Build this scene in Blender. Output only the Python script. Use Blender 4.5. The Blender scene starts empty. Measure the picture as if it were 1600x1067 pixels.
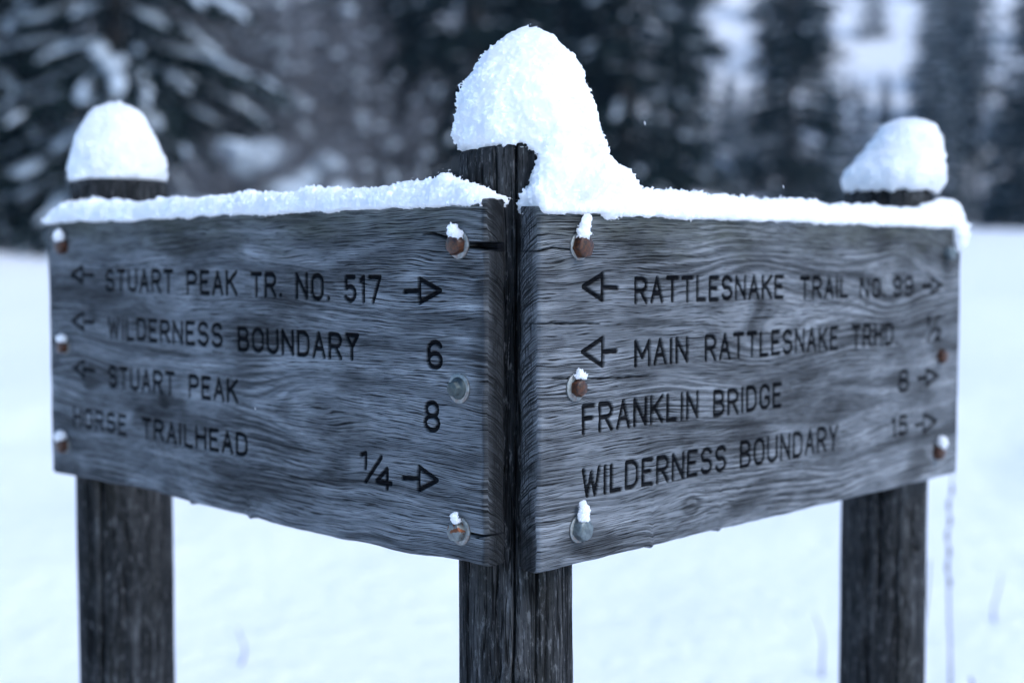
import bpy, bmesh, math, random
import numpy as np
from mathutils import Vector, Matrix

S = bpy.context.scene
COL = S.collection
R = math.radians

# ------------------------------------------------------------------ camera, world, sun, exposure
CAM_Z = 1.45
cam_d = bpy.data.cameras.new('camera')
cam = bpy.data.objects.new('camera', cam_d)
COL.objects.link(cam)
cam.location = (0, 0, CAM_Z)
cam.rotation_euler = (R(90 - 3.38), 0, 0)
cam_d.sensor_width = 36
cam_d.lens = 47.05
cam_d.clip_start = 0.05
cam_d.clip_end = 2000
cam_d.dof.use_dof = True
cam_d.dof.focus_distance = 1.49
cam_d.dof.aperture_fstop = 2.2
S.camera = cam

SUN_EL, SUN_AZ = R(48), R(125)            # azimuth from +Y towards +X
W = bpy.data.worlds.new('World')
S.world = W
W.use_nodes = True
wn, wl = W.node_tree.nodes, W.node_tree.links
sky = wn.new('ShaderNodeTexSky')
sky.sky_type = 'NISHITA'
sky.sun_disc = False
sky.sun_elevation = SUN_EL
sky.sun_rotation = SUN_AZ
sky.air_density = 1.0
sky.dust_density = 1.0
sky.ozone_density = 1.0
hsv = wn.new('ShaderNodeHueSaturation')
hsv.inputs['Saturation'].default_value = 1.25
wl.new(sky.outputs[0], hsv.inputs['Color'])
bg = wn['Background']
wl.new(hsv.outputs[0], bg.inputs['Color'])
bg.inputs['Strength'].default_value = 0.15
sun_d = bpy.data.lights.new('sun', 'SUN')
sun = bpy.data.objects.new('sun', sun_d)
COL.objects.link(sun)
sun_d.energy = 1.0
sun_d.angle = R(25)
sun_d.color = (0.89, 0.935, 1.0)
sd = Vector((math.sin(SUN_AZ) * math.cos(SUN_EL), math.cos(SUN_AZ) * math.cos(SUN_EL), math.sin(SUN_EL)))
sun.rotation_euler = sd.to_track_quat('Z', 'Y').to_euler()
S.view_settings.view_transform = 'Standard'
S.view_settings.look = 'None'
S.view_settings.gamma = 1
S.view_settings.use_curve_mapping = False
S.view_settings.exposure = 0.9
S.render.engine = 'CYCLES'
S.cycles.use_denoising = True

# ------------------------------------------------------------------ helpers
rng = np.random.default_rng(7)
random.seed(7)
_P = np.random.default_rng(3).permutation(512)
_PP = np.concatenate([_P, _P, _P])
_G = np.random.default_rng(4).normal(size=(512, 3))
_G /= np.linalg.norm(_G, axis=1)[:, None]


def pnoise(x, y, z):
    """gradient noise, about -0.8..0.8"""
    x, y, z = np.broadcast_arrays(np.asarray(x, np.float64), np.asarray(y, np.float64), np.asarray(z, np.float64))
    xi, yi, zi = np.floor(x).astype(np.int64), np.floor(y).astype(np.int64), np.floor(z).astype(np.int64)
    xf, yf, zf = x - xi, y - yi, z - zi
    xi, yi, zi = xi & 511, yi & 511, zi & 511
    fx, fy, fz = [t * t * t * (t * (t * 6 - 15) + 10) for t in (xf, yf, zf)]
    out = np.zeros(x.shape)
    for a in (0, 1):
        wx = fx if a else 1 - fx
        pa = _PP[xi + a]
        for b in (0, 1):
            wy = fy if b else 1 - fy
            pb = _PP[pa + ((yi + b) & 511)]
            for c in (0, 1):
                wz = fz if c else 1 - fz
                g = _G[_PP[pb + ((zi + c) & 511)]]
                out += wx * wy * wz * (g[..., 0] * (xf - a) + g[..., 1] * (yf - b) + g[..., 2] * (zf - c))
    return out * 1.5


def smooth(a, b, x):
    t = np.clip((x - a) / (b - a), 0, 1)
    return t * t * (3 - 2 * t)


def mesh(name, V, F, smooth_shade=True):
    """F: int array (n,3) or (n,4), or a list of such arrays"""
    Fs = F if isinstance(F, list) else [F]
    Fs = [np.asarray(f, np.int32) for f in Fs if len(f)]
    me = bpy.data.meshes.new(name)
    V = np.asarray(V, np.float32)
    me.vertices.add(len(V))
    me.vertices.foreach_set('co', V.ravel())
    tot = np.concatenate([np.full(len(f), f.shape[1], np.int32) for f in Fs])
    idx = np.concatenate([f.ravel() for f in Fs])
    me.loops.add(len(idx))
    me.loops.foreach_set('vertex_index', idx)
    me.polygons.add(len(tot))
    st = np.concatenate([[0], np.cumsum(tot)[:-1]]).astype(np.int32)
    me.polygons.foreach_set('loop_start', st)
    me.polygons.foreach_set('loop_total', tot)
    if smooth_shade:
        me.polygons.foreach_set('use_smooth', np.ones(len(tot), bool))
    me.update(calc_edges=True)
    me.validate()
    return me


def obj(name, me, mat=None, parent=None):
    o = bpy.data.objects.new(name, me)
    COL.objects.link(o)
    if mat is not None and me is not None and not len(me.materials):
        me.materials.append(mat)
    if parent is not None:
        o.parent = parent
    return o


def tag(o, label=None, cat=None, group=None, kind=None):
    if label: o['label'] = label
    if cat: o['category'] = cat
    if group: o['group'] = group
    if kind: o['kind'] = kind
    return o


def loose(o):
    o['kind'] = 'stuff'
    return o


def attr(me, name, arr, typ='FLOAT_VECTOR'):
    a = me.attributes.new(name, typ, 'POINT')
    if typ == 'FLOAT_VECTOR':
        a.data.foreach_set('vector', np.asarray(arr, np.float32).ravel())
    else:
        a.data.foreach_set('value', np.asarray(arr, np.float32).ravel())


def dup(root, loc, rz, sc=1.0):
    """copy of a thing with copies of its parts; meshes are shared"""
    r = root.copy()
    COL.objects.link(r)
    r.location, r.rotation_euler, r.scale = loc, (0, 0, rz), (sc, sc, sc)
    for ch in list(root.children):
        c = ch.copy()
        COL.objects.link(c)
        c.parent = r
    return r


class NT:
    """small node-tree writer"""
    def __init__(self, name):
        self.m = bpy.data.materials.new(name)
        self.m.use_nodes = True
        self.n, self.l = self.m.node_tree.nodes, self.m.node_tree.links
        self.p = self.n['Principled BSDF']
        self.out = self.n['Material Output']

    def put(self, sock, v):
        if isinstance(v, bpy.types.NodeSocket):
            self.l.new(v, sock)
        else:
            sock.default_value = v

    def attr(self, name, out='Vector'):
        a = self.n.new('ShaderNodeAttribute')
        a.attribute_name = name
        return a.outputs[out]

    def scale(self, vec, s, off=(0, 0, 0)):
        m = self.n.new('ShaderNodeMapping')
        m.inputs['Scale'].default_value = s
        m.inputs['Location'].default_value = off
        self.l.new(vec, m.inputs['Vector'])
        return m.outputs[0]

    def noise(self, vec, scale=1.0, detail=3.0, rough=0.55, dist=0.0):
        t = self.n.new('ShaderNodeTexNoise')
        t.inputs['Scale'].default_value = scale
        t.inputs['Detail'].default_value = detail
        t.inputs['Roughness'].default_value = rough
        t.inputs['Distortion'].default_value = dist
        if vec is not None:
            self.l.new(vec, t.inputs['Vector'])
        return t.outputs[0]

    def ramp(self, fac, lo, hi, a=0.0, b=1.0):
        m = self.n.new('ShaderNodeMapRange')
        m.interpolation_type = 'SMOOTHSTEP'
        for k, v in zip(('Value', 'From Min', 'From Max', 'To Min', 'To Max'), (fac, lo, hi, a, b)):
            self.put(m.inputs[k], v)
        return m.outputs[0]

    def math(self, op, a, b=0.0, clamp=False):
        m = self.n.new('ShaderNodeMath')
        m.operation = op
        m.use_clamp = clamp
        self.put(m.inputs[0], a)
        self.put(m.inputs[1], b)
        return m.outputs[0]

    def mix(self, fac, a, b, mode='MIX'):
        m = self.n.new('ShaderNodeMix')
        m.data_type = 'RGBA'
        m.blend_type = mode
        self.put(m.inputs[0], fac)
        for s, v in ((m.inputs[6], a), (m.inputs[7], b)):
            self.put(s, v if isinstance(v, bpy.types.NodeSocket) else (*v, 1) if len(v) == 3 else v)
        return m.outputs[2]

    def bump(self, h, strength=1.0, dist=0.001, normal=None):
        b = self.n.new('ShaderNodeBump')
        b.inputs['Strength'].default_value = strength
        b.inputs['Distance'].default_value = dist
        self.l.new(h, b.inputs['Height'])
        if normal is not None:
            self.l.new(normal, b.inputs['Normal'])
        return b.outputs[0]

    def coords(self, which='Object'):
        return self.n.new('ShaderNodeTexCoord').outputs[which]


# ------------------------------------------------------------------ materials
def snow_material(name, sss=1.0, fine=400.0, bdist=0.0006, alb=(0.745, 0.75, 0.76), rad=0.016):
    t = NT(name)
    c = t.coords()
    n1 = t.noise(c, fine, 4, 0.65)
    n2 = t.noise(c, fine * 0.18, 3, 0.6)
    t.p.inputs['Base Color'].default_value = (*alb, 1)
    t.p.inputs['Roughness'].default_value = 0.75
    t.p.inputs['Specular IOR Level'].default_value = 0.2
    if sss:
        t.p.subsurface_method = 'BURLEY'
        t.p.inputs['Subsurface Weight'].default_value = sss
        t.p.inputs['Subsurface Radius'].default_value = (1.0, 1.0, 1.0)
        t.p.inputs['Subsurface Scale'].default_value = rad
    h = t.math('ADD', n1, t.math('MULTIPLY', n2, 2.0))
    t.l.new(t.bump(h, 0.8, bdist), t.p.inputs['Normal'])
    return t.m


M_SNOW = snow_material('packed_snow')
M_FIELD = snow_material('field_snow', 0.0, 12.0, 0.02, alb=(0.93, 0.93, 0.93))
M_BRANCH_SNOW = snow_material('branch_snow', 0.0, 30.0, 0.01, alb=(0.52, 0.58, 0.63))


def wood_material(name, dark, mid, light, endmix=True, bands=(2.2, 55.0), olive=(0.10, 0.105, 0.085), gap=1.0):
    """grain attribute = (along the grain, across the grain, third axis); figure = growth-ring coordinate; mask = (paint, stain and dark areas, moss)"""
    t = NT(name)
    g = t.attr('grain')
    fg = t.attr('figure')
    mk = t.attr('mask')
    sp = t.n.new('ShaderNodeSeparateXYZ')
    t.l.new(mk, sp.inputs[0])
    paint, stain, moss = sp.outputs
    end = t.attr('endgrain', 'Fac')
    band = t.noise(t.scale(fg, (bands[0], bands[1], bands[1])), 1, 3, 0.55)
    band2 = t.noise(t.scale(fg, (bands[0] * 2, bands[1] * 3.1, bands[1] * 3.1), (3, 1, 2)), 1, 3, 0.6)
    streak = t.noise(t.scale(g, (9, 800, 800)), 1, 5, 0.66)
    fibre = t.noise(t.scale(g, (22, 1900, 1900), (1, 7, 3)), 1, 3, 0.65)
    patch = t.noise(t.scale(g, (4, 11, 11), (8, 8, 1)), 1, 3, 0.6)
    blotch = t.noise(t.scale(fg, (6, 13, 13), (2, 5, 3)), 1, 4, 0.62)
    swath = t.noise(t.scale(g, (9, 16, 16), (1, 3, 8)), 1, 3, 0.6, 0.6)
    # colour
    tone = t.math('ADD', t.math('MULTIPLY', band, 0.44), t.math('ADD', t.math('MULTIPLY', band2, 0.18), t.math('ADD', t.math('MULTIPLY', streak, 0.13), t.math('MULTIPLY', swath, 0.25))))
    c = t.mix(t.ramp(tone, 0.34, 0.53), dark, mid)
    c = t.mix(t.ramp(tone, 0.48, 0.72), c, light)
    c = t.mix(t.ramp(fibre, 0.42, 0.66, 0.0, 0.62), c, [v * 0.36 for v in mid])
    c = t.mix(t.ramp(blotch, 0.48, 0.72, 0.0, 0.70), c, dark)
    c = t.mix(t.math('MULTIPLY', moss, t.ramp(blotch, 0.3, 0.65, 0.3, 0.9)), c, t.mix(t.ramp(fibre, .35, .7), olive, [v * .4 for v in olive]))
    c = t.mix(t.math('MULTIPLY', stain, t.ramp(streak, 0.25, 0.75, 1.0, 0.6)), c, [v * 0.42 for v in dark])
    if not endmix:
        fleck = t.noise(t.scale(g, (55, 170, 170), (6, 6, 2)), 1, 4, 0.65)
        c = t.mix(t.ramp(fleck, 0.53, 0.68, 0.0, 0.7), c, light)
        c = t.mix(t.ramp(fleck, 0.45, 0.34, 0.0, 0.6), c, [v * 0.6 for v in dark])
    # growth rings: continuous wavy lines that follow the figure
    sf = t.n.new('ShaderNodeSeparateXYZ')
    t.l.new(fg, sf.inputs[0])
    wob = t.noise(t.scale(fg, (3, 40, 40), (4, 4, 4)), 1, 3, 0.6)
    ph = t.math('ADD', t.math('MULTIPLY', sf.outputs[1], 760.0), t.math('MULTIPLY', wob, 22.0))
    rings = t.math('SINE', ph)
    ramt = t.ramp(t.noise(t.scale(fg, (4, 9, 9), (7, 2, 6)), 1, 2, 0.5), 0.42, 0.66, 0.04, 0.55) if endmix else 0.0
    c = t.mix(t.math('MULTIPLY', t.ramp(rings, 0.15, 0.95), ramt), c, [v * 0.8 for v in dark])
    c = t.mix(t.math('MULTIPLY', t.ramp(rings, -0.2, -1.0), t.math('MULTIPLY', ramt, 0.45)), c, light)
    # hairline drying checks along the grain: level lines of stretched noise, broken into dashes
    kk = None
    sg = t.n.new('ShaderNodeSeparateXYZ')
    t.l.new(g, sg.inputs[0])
    if endmix:
        # every crack line has a number of its own, so each is broken into different dashes
        w1 = t.noise(t.scale(g, (3.5, 13, 13), (3, 7, 1)), 1, 2, 0.5)
        w2 = t.noise(t.scale(g, (14, 70, 70), (1, 2, 9)), 1, 2, 0.6)
        for F, wmax, lo, off in ((150.0, .00075, .46, 2.0), (270.0, .00052, .43, 31.0), (480.0, .00034, .41, 67.0)):
            ph = t.math('ADD', t.math('MULTIPLY', sg.outputs[1], F), t.math('ADD', t.math('MULTIPLY', w1, 4.5 * F / 170), t.math('MULTIPLY', w2, 0.9 * F / 170)))
            idn = t.math('FLOOR', ph)
            d = t.math('DIVIDE', t.math('ABSOLUTE', t.math('SUBTRACT', t.math('FRACT', ph), 0.5)), F)
            cb = t.n.new('ShaderNodeCombineXYZ')
            t.l.new(t.math('MULTIPLY', sg.outputs[0], 17.0 + F * .03), cb.inputs[0])
            t.l.new(t.math('MULTIPLY', idn, 3.37), cb.inputs[1])
            cb.inputs[2].default_value = off
            gate = t.math('ADD', t.math('MULTIPLY', t.noise(cb.outputs[0], 1, 2, 0.5), .72), t.math('MULTIPLY', patch, .28))
            wd = t.ramp(gate, lo, lo + .22, 0.0, wmax)
            ln = t.ramp(t.math('SUBTRACT', d, wd), -.00022, .00008, 1, 0)
            ln = t.math('MULTIPLY', ln, t.ramp(gate, lo, lo + .05))
            kk = ln if kk is None else t.math('MAXIMUM', kk, ln)
    else:
        for sx, sy, off, wd, lo in ((2.2, 100, (5, 0, 9), .016, .40), (3.6, 190, (15, 4, 1), .027, .42), (6.5, 330, (1, 9, 4), .044, .45)):
            n = t.noise(t.scale(g, (sx, sy * gap, sy * gap), off), 1, 2, 0.5)
            gate = t.noise(t.scale(g, (sx * 3.2, sy * .9 * gap, sy * .9 * gap), (off[2], off[0], 3)), 1, 2, 0.5)
            gate = t.math('ADD', t.math('MULTIPLY', gate, .65), t.math('MULTIPLY', patch, .35))
            ln = t.ramp(t.math('ABSOLUTE', t.math('SUBTRACT', n, 0.5)), wd * .25, wd, 1, 0)
            ln = t.math('MULTIPLY', ln, t.ramp(gate, lo + .04, lo + .14))
            kk = ln if kk is None else t.math('MAXIMUM', kk, ln)
    if endmix:
        # end grain: fine rings crossed by rays
        gl = t.noise(t.scale(g, (700, 60, 60), (0, 4, 0)), 1, 3, 0.5)
        ring = t.noise(t.scale(g, (30, 420, 420), (2, 0, 0)), 1, 2, 0.5)
        e = t.math('MAXIMUM', t.ramp(gl, 0.50, 0.60, 0, 0.8), t.ramp(ring, 0.50, 0.60, 0, .85))
        ec = t.mix(e, [v * 0.75 for v in mid], [v * 0.35 for v in dark])
        ec = t.mix(t.math('MULTIPLY', stain, .9), ec, [v * 0.35 for v in dark])
        c = t.mix(end, c, ec)
    c = t.mix(t.math('MULTIPLY', kk, 0.95), c, [v * 0.10 for v in dark])
    wear = t.ramp(t.math('ADD', streak, t.math('MULTIPLY', fibre, 0.5)), 0.6, 1.15, 1.0, 0.80)
    pf = t.math('MULTIPLY', paint, wear)
    c = t.mix(pf, c, (0.004, 0.0045, 0.006))
    t.l.new(c, t.p.inputs['Base Color'])
    t.p.inputs['Roughness'].default_value = 0.85
    t.l.new(t.ramp(pf, 0, 1, 0.12, 0.03), t.p.inputs['Specular IOR Level'])
    h = t.math('SUBTRACT', t.math('ADD', t.math('MULTIPLY', streak, 0.9), t.math('ADD', t.math('MULTIPLY', fibre, 0.4), t.math('MULTIPLY', band, 0.25))), t.math('MULTIPLY', kk, 1.5))
    t.l.new(t.bump(h, 0.9, 0.0011), t.p.inputs['Normal'])
    return t.m


M_BOARD = wood_material('weathered_board_wood', (0.030, 0.032, 0.034), (0.205, 0.222, 0.242), (0.52, 0.55, 0.58), True, (1.6, 42.0), (0.12, 0.13, 0.105))
M_POST = wood_material('weathered_post_wood', (0.009, 0.010, 0.011), (0.040, 0.042, 0.044), (0.155, 0.158, 0.162), False, (1.2, 45.0), (0.05, 0.048, 0.036), .7)


def rust_material():
    t = NT('rusty_steel')
    c = t.coords()
    n = t.noise(c, 260, 5, 0.65)
    n2 = t.noise(c, 90, 3, 0.6)
    col = t.mix(t.ramp(n, 0.35, 0.65), (0.014, 0.0045, 0.0015), (0.095, 0.026, 0.004))
    col = t.mix(t.ramp(n2, 0.5, 0.7), col, (0.03, 0.012, 0.010))
    t.l.new(col, t.p.inputs['Base Color'])
    t.p.inputs['Roughness'].default_value = 0.38
    t.l.new(t.bump(n, 0.6, 0.0006), t.p.inputs['Normal'])
    return t.m


def zinc_material(name, base, spot=0.0):
    t = NT(name)
    c = t.coords()
    n = t.noise(c, 180, 4, 0.6)
    n2 = t.noise(c, 70, 3, 0.6, 0.4)
    col = t.mix(t.ramp(n, 0.35, 0.7), [v * 0.55 for v in base], base)
    if spot:
        col = t.mix(t.ramp(n2, 0.52, 0.58, 0, spot), col, (0.16, 0.05, 0.018))
    t.l.new(col, t.p.inputs['Base Color'])
    t.p.inputs['Metallic'].default_value = 0.75
    t.l.new(t.ramp(n, 0.3, 0.7, 0.32, 0.6), t.p.inputs['Roughness'])
    t.l.new(t.bump(n, 0.4, 0.0004), t.p.inputs['Normal'])
    return t.m


M_RUST = rust_material()
M_ZINC = zinc_material('galvanised_steel', (0.22, 0.26, 0.27))
M_ZINC_RUST = zinc_material('galvanised_steel_rusting', (0.24, 0.27, 0.27), 0.95)
M_ZINC_DULL = zinc_material('dull_galvanised_steel', (0.10, 0.125, 0.125))
M_WASHER = zinc_material('washer_steel', (0.36, 0.38, 0.37), 0.3)


def foliage_material():
    t = NT('needle_foliage')
    n = t.noise(t.coords(), 1.7, 3, 0.6)
    n2 = t.noise(t.coords(), 24, 2, 0.6)
    col = t.mix(t.ramp(n, 0.35, 0.65), (0.006, 0.013, 0.013), (0.016, 0.028, 0.027))
    col = t.mix(t.ramp(n2, 0.5, 0.75, 0, 0.5), col, (0.034, 0.048, 0.047))
    t.l.new(col, t.p.inputs['Base Color'])
    t.p.inputs['Roughness'].default_value = 0.8
    t.p.inputs['Specular IOR Level'].default_value = 0.05
    return t.m


def bark_material(name, a, b):
    t = NT(name)
    n = t.noise(t.scale(t.coords(), (14, 14, 3)), 1, 4, 0.65)
    t.l.new(t.mix(t.ramp(n, 0.35, 0.65), a, b), t.p.inputs['Base Color'])
    t.p.inputs['Roughness'].default_value = 0.9
    t.l.new(t.bump(n, 0.8, 0.02), t.p.inputs['Normal'])
    return t.m


M_FOL = foliage_material()
M_BARK = bark_material('conifer_bark', (0.025, 0.02, 0.018), (0.085, 0.072, 0.065))
M_TWIG = bark_material('bare_twigs', (0.09, 0.092, 0.105), (0.24, 0.242, 0.262))
M_STRAW = bark_material('dry_grass', (0.10, 0.085, 0.065), (0.22, 0.185, 0.14))


# ------------------------------------------------------------------ ground: one sheet, field then hillside
def ground_z(x, y):
    x, y = np.asarray(x, float), np.asarray(y, float)
    d = np.hypot(x * 0.35, y)
    d = np.where(y < 0, 0, d)
    b = np.interp(d, [0, 2.5, 17, 36, 56, 64, 180, 230, 420], [0.2, 0.2, 1.65, 2.30, 2.85, 4.3, 49.0, 60.0, 62.0])
    n = pnoise(x / 7, y / 7, 0.3) * 0.10 + pnoise(x / 2.1, y / 2.1, 4.3) * 0.06 + pnoise(x / 0.6, y / 0.6, 7.1) * 0.018
    far = smooth(50, 90, d)
    n = n + far * (pnoise(x / 30, y / 30, 9) * 3.0)
    return b + n * smooth(1.5, 5, np.hypot(x, y))


def axis(lo, hi, mid, fine):
    """graded samples: spacing grows away from mid"""
    out, p, s = [mid], mid, fine
    while p < hi:
        p += s; s *= 1.045; out.append(min(p, hi))
    p, s = mid, fine
    neg = []
    while p > lo:
        p -= s; s *= 1.045; neg.append(max(p, lo))
    return np.unique(np.array(neg[::-1] + out))


def grid_faces(nx, ny):
    i = np.arange(nx - 1)[:, None] * ny + np.arange(ny - 1)[None, :]
    return np.stack([i, i + ny, i + ny + 1, i + 1], -1).reshape(-1, 4)


gx, gy = axis(-290, 290, 0, 0.10), axis(-150, 400, 6, 0.10)
X, Y = np.meshgrid(gx, gy, indexing='ij')
Z = ground_z(X, Y)
for (dx, dy, dr, dh) in [(1.42, 7.9, 0.16, 0.05), (1.30, 7.3, 0.14, 0.04), (2.2, 6.3, 0.2, 0.07), (2.05, 5.75, 0.16, 0.06), (2.55, 7.0, 0.2, 0.06),
                         (-2.3, 6.5, 0.25, 0.05), (-1.8, 5.9, 0.2, 0.05)]:
    Z -= dh * np.exp(-(((X - dx) / dr) ** 2 + ((Y - dy) / (dr * 1.6)) ** 2))
gm = mesh('snow_field', np.stack([X, Y, Z], -1).reshape(-1, 3), grid_faces(len(gx), len(gy)))
tag(obj('snow_field', gm, M_FIELD), kind='structure')

# ------------------------------------------------------------------ haze: cold winter air
hz = NT('winter_air')
hz.n.remove(hz.p)
pv = hz.n.new('ShaderNodeVolumePrincipled')
pv.inputs['Color'].default_value = (0.50, 0.76, 1.0, 1)
pv.inputs['Density'].default_value = 0.0011
pv.inputs['Anisotropy'].default_value = 0.2
hz.l.new(pv.outputs[0], hz.out.inputs['Volume'])
hx, hy0, hy1, hz0, hz1 = 296, -156, 406, -1.2, 84
HV = [(sx * hx, yy, zz) for zz in (hz0, hz1) for yy in (hy0, hy1) for sx in (-1, 1)]
HF = [(0, 2, 3, 1), (4, 5, 7, 6), (0, 1, 5, 4), (2, 6, 7, 3), (0, 4, 6, 2), (1, 3, 7, 5)]
tag(obj('haze', mesh('haze', HV, np.array(HF), False), hz.m), kind='stuff')

# ------------------------------------------------------------------ stroke lettering
def arc(cx, cy, rx, ry, a0, a1, n=8):
    return [(cx + rx * math.cos(R(a0 + (a1 - a0) * i / n)), cy + ry * math.sin(R(a0 + (a1 - a0) * i / n))) for i in range(n + 1)]


w = 0.58
GL = {
    'A': (w, [[(0, 0), (w / 2, 1), (w, 0)], [(0.11, 0.34), (w - 0.11, 0.34)]]),
    'B': (w, [[(0, 0), (0, 1), (0.32, 1)] + arc(0.32, 0.765, 0.22, 0.235, 90, -90) + [(0, 0.53)], [(0.32, 0.53)] + arc(0.32, 0.265, 0.26, 0.265, 90, -90) + [(0, 0)]]),
    'D': (w, [[(0, 0), (0, 1), (0.26, 1)] + arc(0.26, 0.68, 0.32, 0.32, 90, 0, 5) + arc(0.26, 0.32, 0.32, 0.32, 0, -90, 5) + [(0, 0)]]),
    'E': (0.50, [[(0.50, 1), (0, 1), (0, 0), (0.50, 0)], [(0, 0.53), (0.40, 0.53)]]),
    'F': (0.50, [[(0.50, 1), (0, 1), (0, 0)], [(0, 0.53), (0.40, 0.53)]]),
    'G': (w, [arc(0.29, 0.71, 0.29, 0.29, 15, 180) + arc(0.29, 0.29, 0.29, 0.29, 180, 360) + [(w, 0.46), (0.34, 0.46)]]),
    'H': (w, [[(0, 0), (0, 1)], [(w, 0), (w, 1)], [(0, 0.52), (w, 0.52)]]),
    'I': (0.02, [[(0.01, 0), (0.01, 1)]]),
    'K': (w, [[(0, 0), (0, 1)], [(w, 1), (0, 0.42)], [(0.19, 0.60), (w, 0)]]),
    'L': (0.48, [[(0, 1), (0, 0), (0.48, 0)]]),
    'M': (0.72, [[(0, 0), (0, 1), (0.36, 0.32), (0.72, 1), (0.72, 0)]]),
    'N': (w, [[(0, 0), (0, 1), (w, 0), (w, 1)]]),
    'O': (w, [arc(0.29, 0.71, 0.29, 0.29, 0, 180) + arc(0.29, 0.29, 0.29, 0.29, 180, 360) + [(w, 0.71)]]),
    'P': (w, [[(0, 0), (0, 1), (0.32, 1)] + arc(0.32, 0.74, 0.26, 0.26, 90, -90) + [(0, 0.48)]]),
    'R': (w, [[(0, 0), (0, 1), (0.32, 1)] + arc(0.32, 0.74, 0.26, 0.26, 90, -90) + [(0, 0.48)], [(0.28, 0.48), (w, 0)]]),
    'S': (w, [arc(0.29, 0.745, 0.28, 0.255, 25, 240, 10) + arc(0.29, 0.265, 0.29, 0.265, 75, -155, 11)]),
    'T': (w, [[(0, 1), (w, 1)], [(w / 2, 1), (w / 2, 0)]]),
    'U': (w, [[(0, 1), (0, 0.29)] + arc(0.29, 0.29, 0.29, 0.29, 180, 360) + [(w, 1)]]),
    'W': (0.78, [[(0, 1), (0.20, 0), (0.39, 0.85), (0.58, 0), (0.78, 1)]]),
    'Y': (w, [[(0, 1), (w / 2, 0.48), (w, 1)], [(w / 2, 0.48), (w / 2, 0)]]),
    'V': (w, [[(0, 1), (w / 2, 0.48), (w, 1), (0, 1)], [(w / 2, 0.48), (w / 2, 0)]]),      # the Y whose top was routed shut
    '.': (0.06, [[(0.03, 0.02), (0.04, 0.02)]]),
    '1': (0.22, [[(0, 0.84), (0.18, 1), (0.18, 0)]]),
    '2': (w, [arc(0.29, 0.73, 0.28, 0.27, 165, -35, 9) + [(0, 0), (w, 0)]]),
    '4': (w, [[(0.42, 0), (0.42, 1), (0, 0.28), (w, 0.28)]]),
    '5': (w, [[(0.52, 1), (0.06, 1), (0.02, 0.56)] + arc(0.27, 0.30, 0.30, 0.30, 130, -150, 11)]),
    '6': (w, [arc(0.30, 0.72, 0.28, 0.28, 30, 180, 6) + arc(0.29, 0.28, 0.28, 0.28, 180, 540, 14)]),
    '7': (w, [[(0, 1), (w, 1), (0.2, 0)]]),
    '8': (w, [arc(0.29, 0.75, 0.25, 0.25, 0, 360, 14), arc(0.29, 0.26, 0.29, 0.26, 0, 360, 14)]),
    '9': (w, [arc(0.29, 0.28, 0.28, 0.28, 210, 360, 6) + arc(0.29, 0.72, 0.28, 0.28, 0, 360, 14)]),
    '/': (0.5, [[(0, 0), (0.5, 1)]]),
}


def word(txt, x0, x1, z0, z1, slant=0.0):
    """strokes of txt fitted between x0 and x1 (outer stroke edges), z0 to z1"""
    hw = 0.0024
    x0, x1, z0, z1 = x0 + hw, x1 - hw, z0 + hw, z1 - hw
    sx, tot = [], 0
    for i, c in enumerate(txt):
        sx.append(tot)
        tot += GL[c][0] + (0.30 if i < len(txt) - 1 else 0)
    k = (x1 - x0) / tot
    out = []
    for i, (c, s) in enumerate(zip(txt, sx)):
        jz = random.uniform(-.0005, .0005)
        for st in GL[c][1]:
            out.append((c, [(x0 + (s + px) * k, z0 + jz + py * (z1 - z0)) for px, py in st], (txt, i)))
    return out


def arrow(tail, tip, top, bot):
    """shaft from tail to the head's base, hollow triangular head"""
    bx, bz = (top[0] + bot[0]) / 2, (top[1] + bot[1]) / 2
    return [[tail, (bx, bz)], [top, tip, bot, top]]


LL, LR, BH, BT = 0.9897, 1.011, 0.400, 0.031


def Lx(u): return LL - u


# carved items: (name, label, strokes)
H0 = [0.2888, 0.2172, 0.1466, 0.0768]
H1 = [h + 0.0335 for h in H0]


def line(words):
    o = []
    for wd in words: o += word(*wd)
    return o


def split_letters(items):
    """one carved item for every character"""
    out = []
    for nm, lb, sts in items:
        cur = {}
        for st in sts:
            if isinstance(st, tuple):
                c, pts, key = st
                ch = 'Y' if c == 'V' else c
                kind = 'full stop' if c == '.' else ('numeral ' + c if c.isdigit() else 'letter ' + ch)
                cur.setdefault(key, ('full_stop' if c == '.' else 'numeral' if c.isdigit() else 'letter', 'carved ' + kind, []))[2].append(pts)
            else:
                cur.setdefault('own', (nm if nm == 'arrow' else 'slash', lb if nm == 'arrow' else 'carved fraction slash', []))[2].append(st)
        out += cur.values()
    return out


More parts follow.
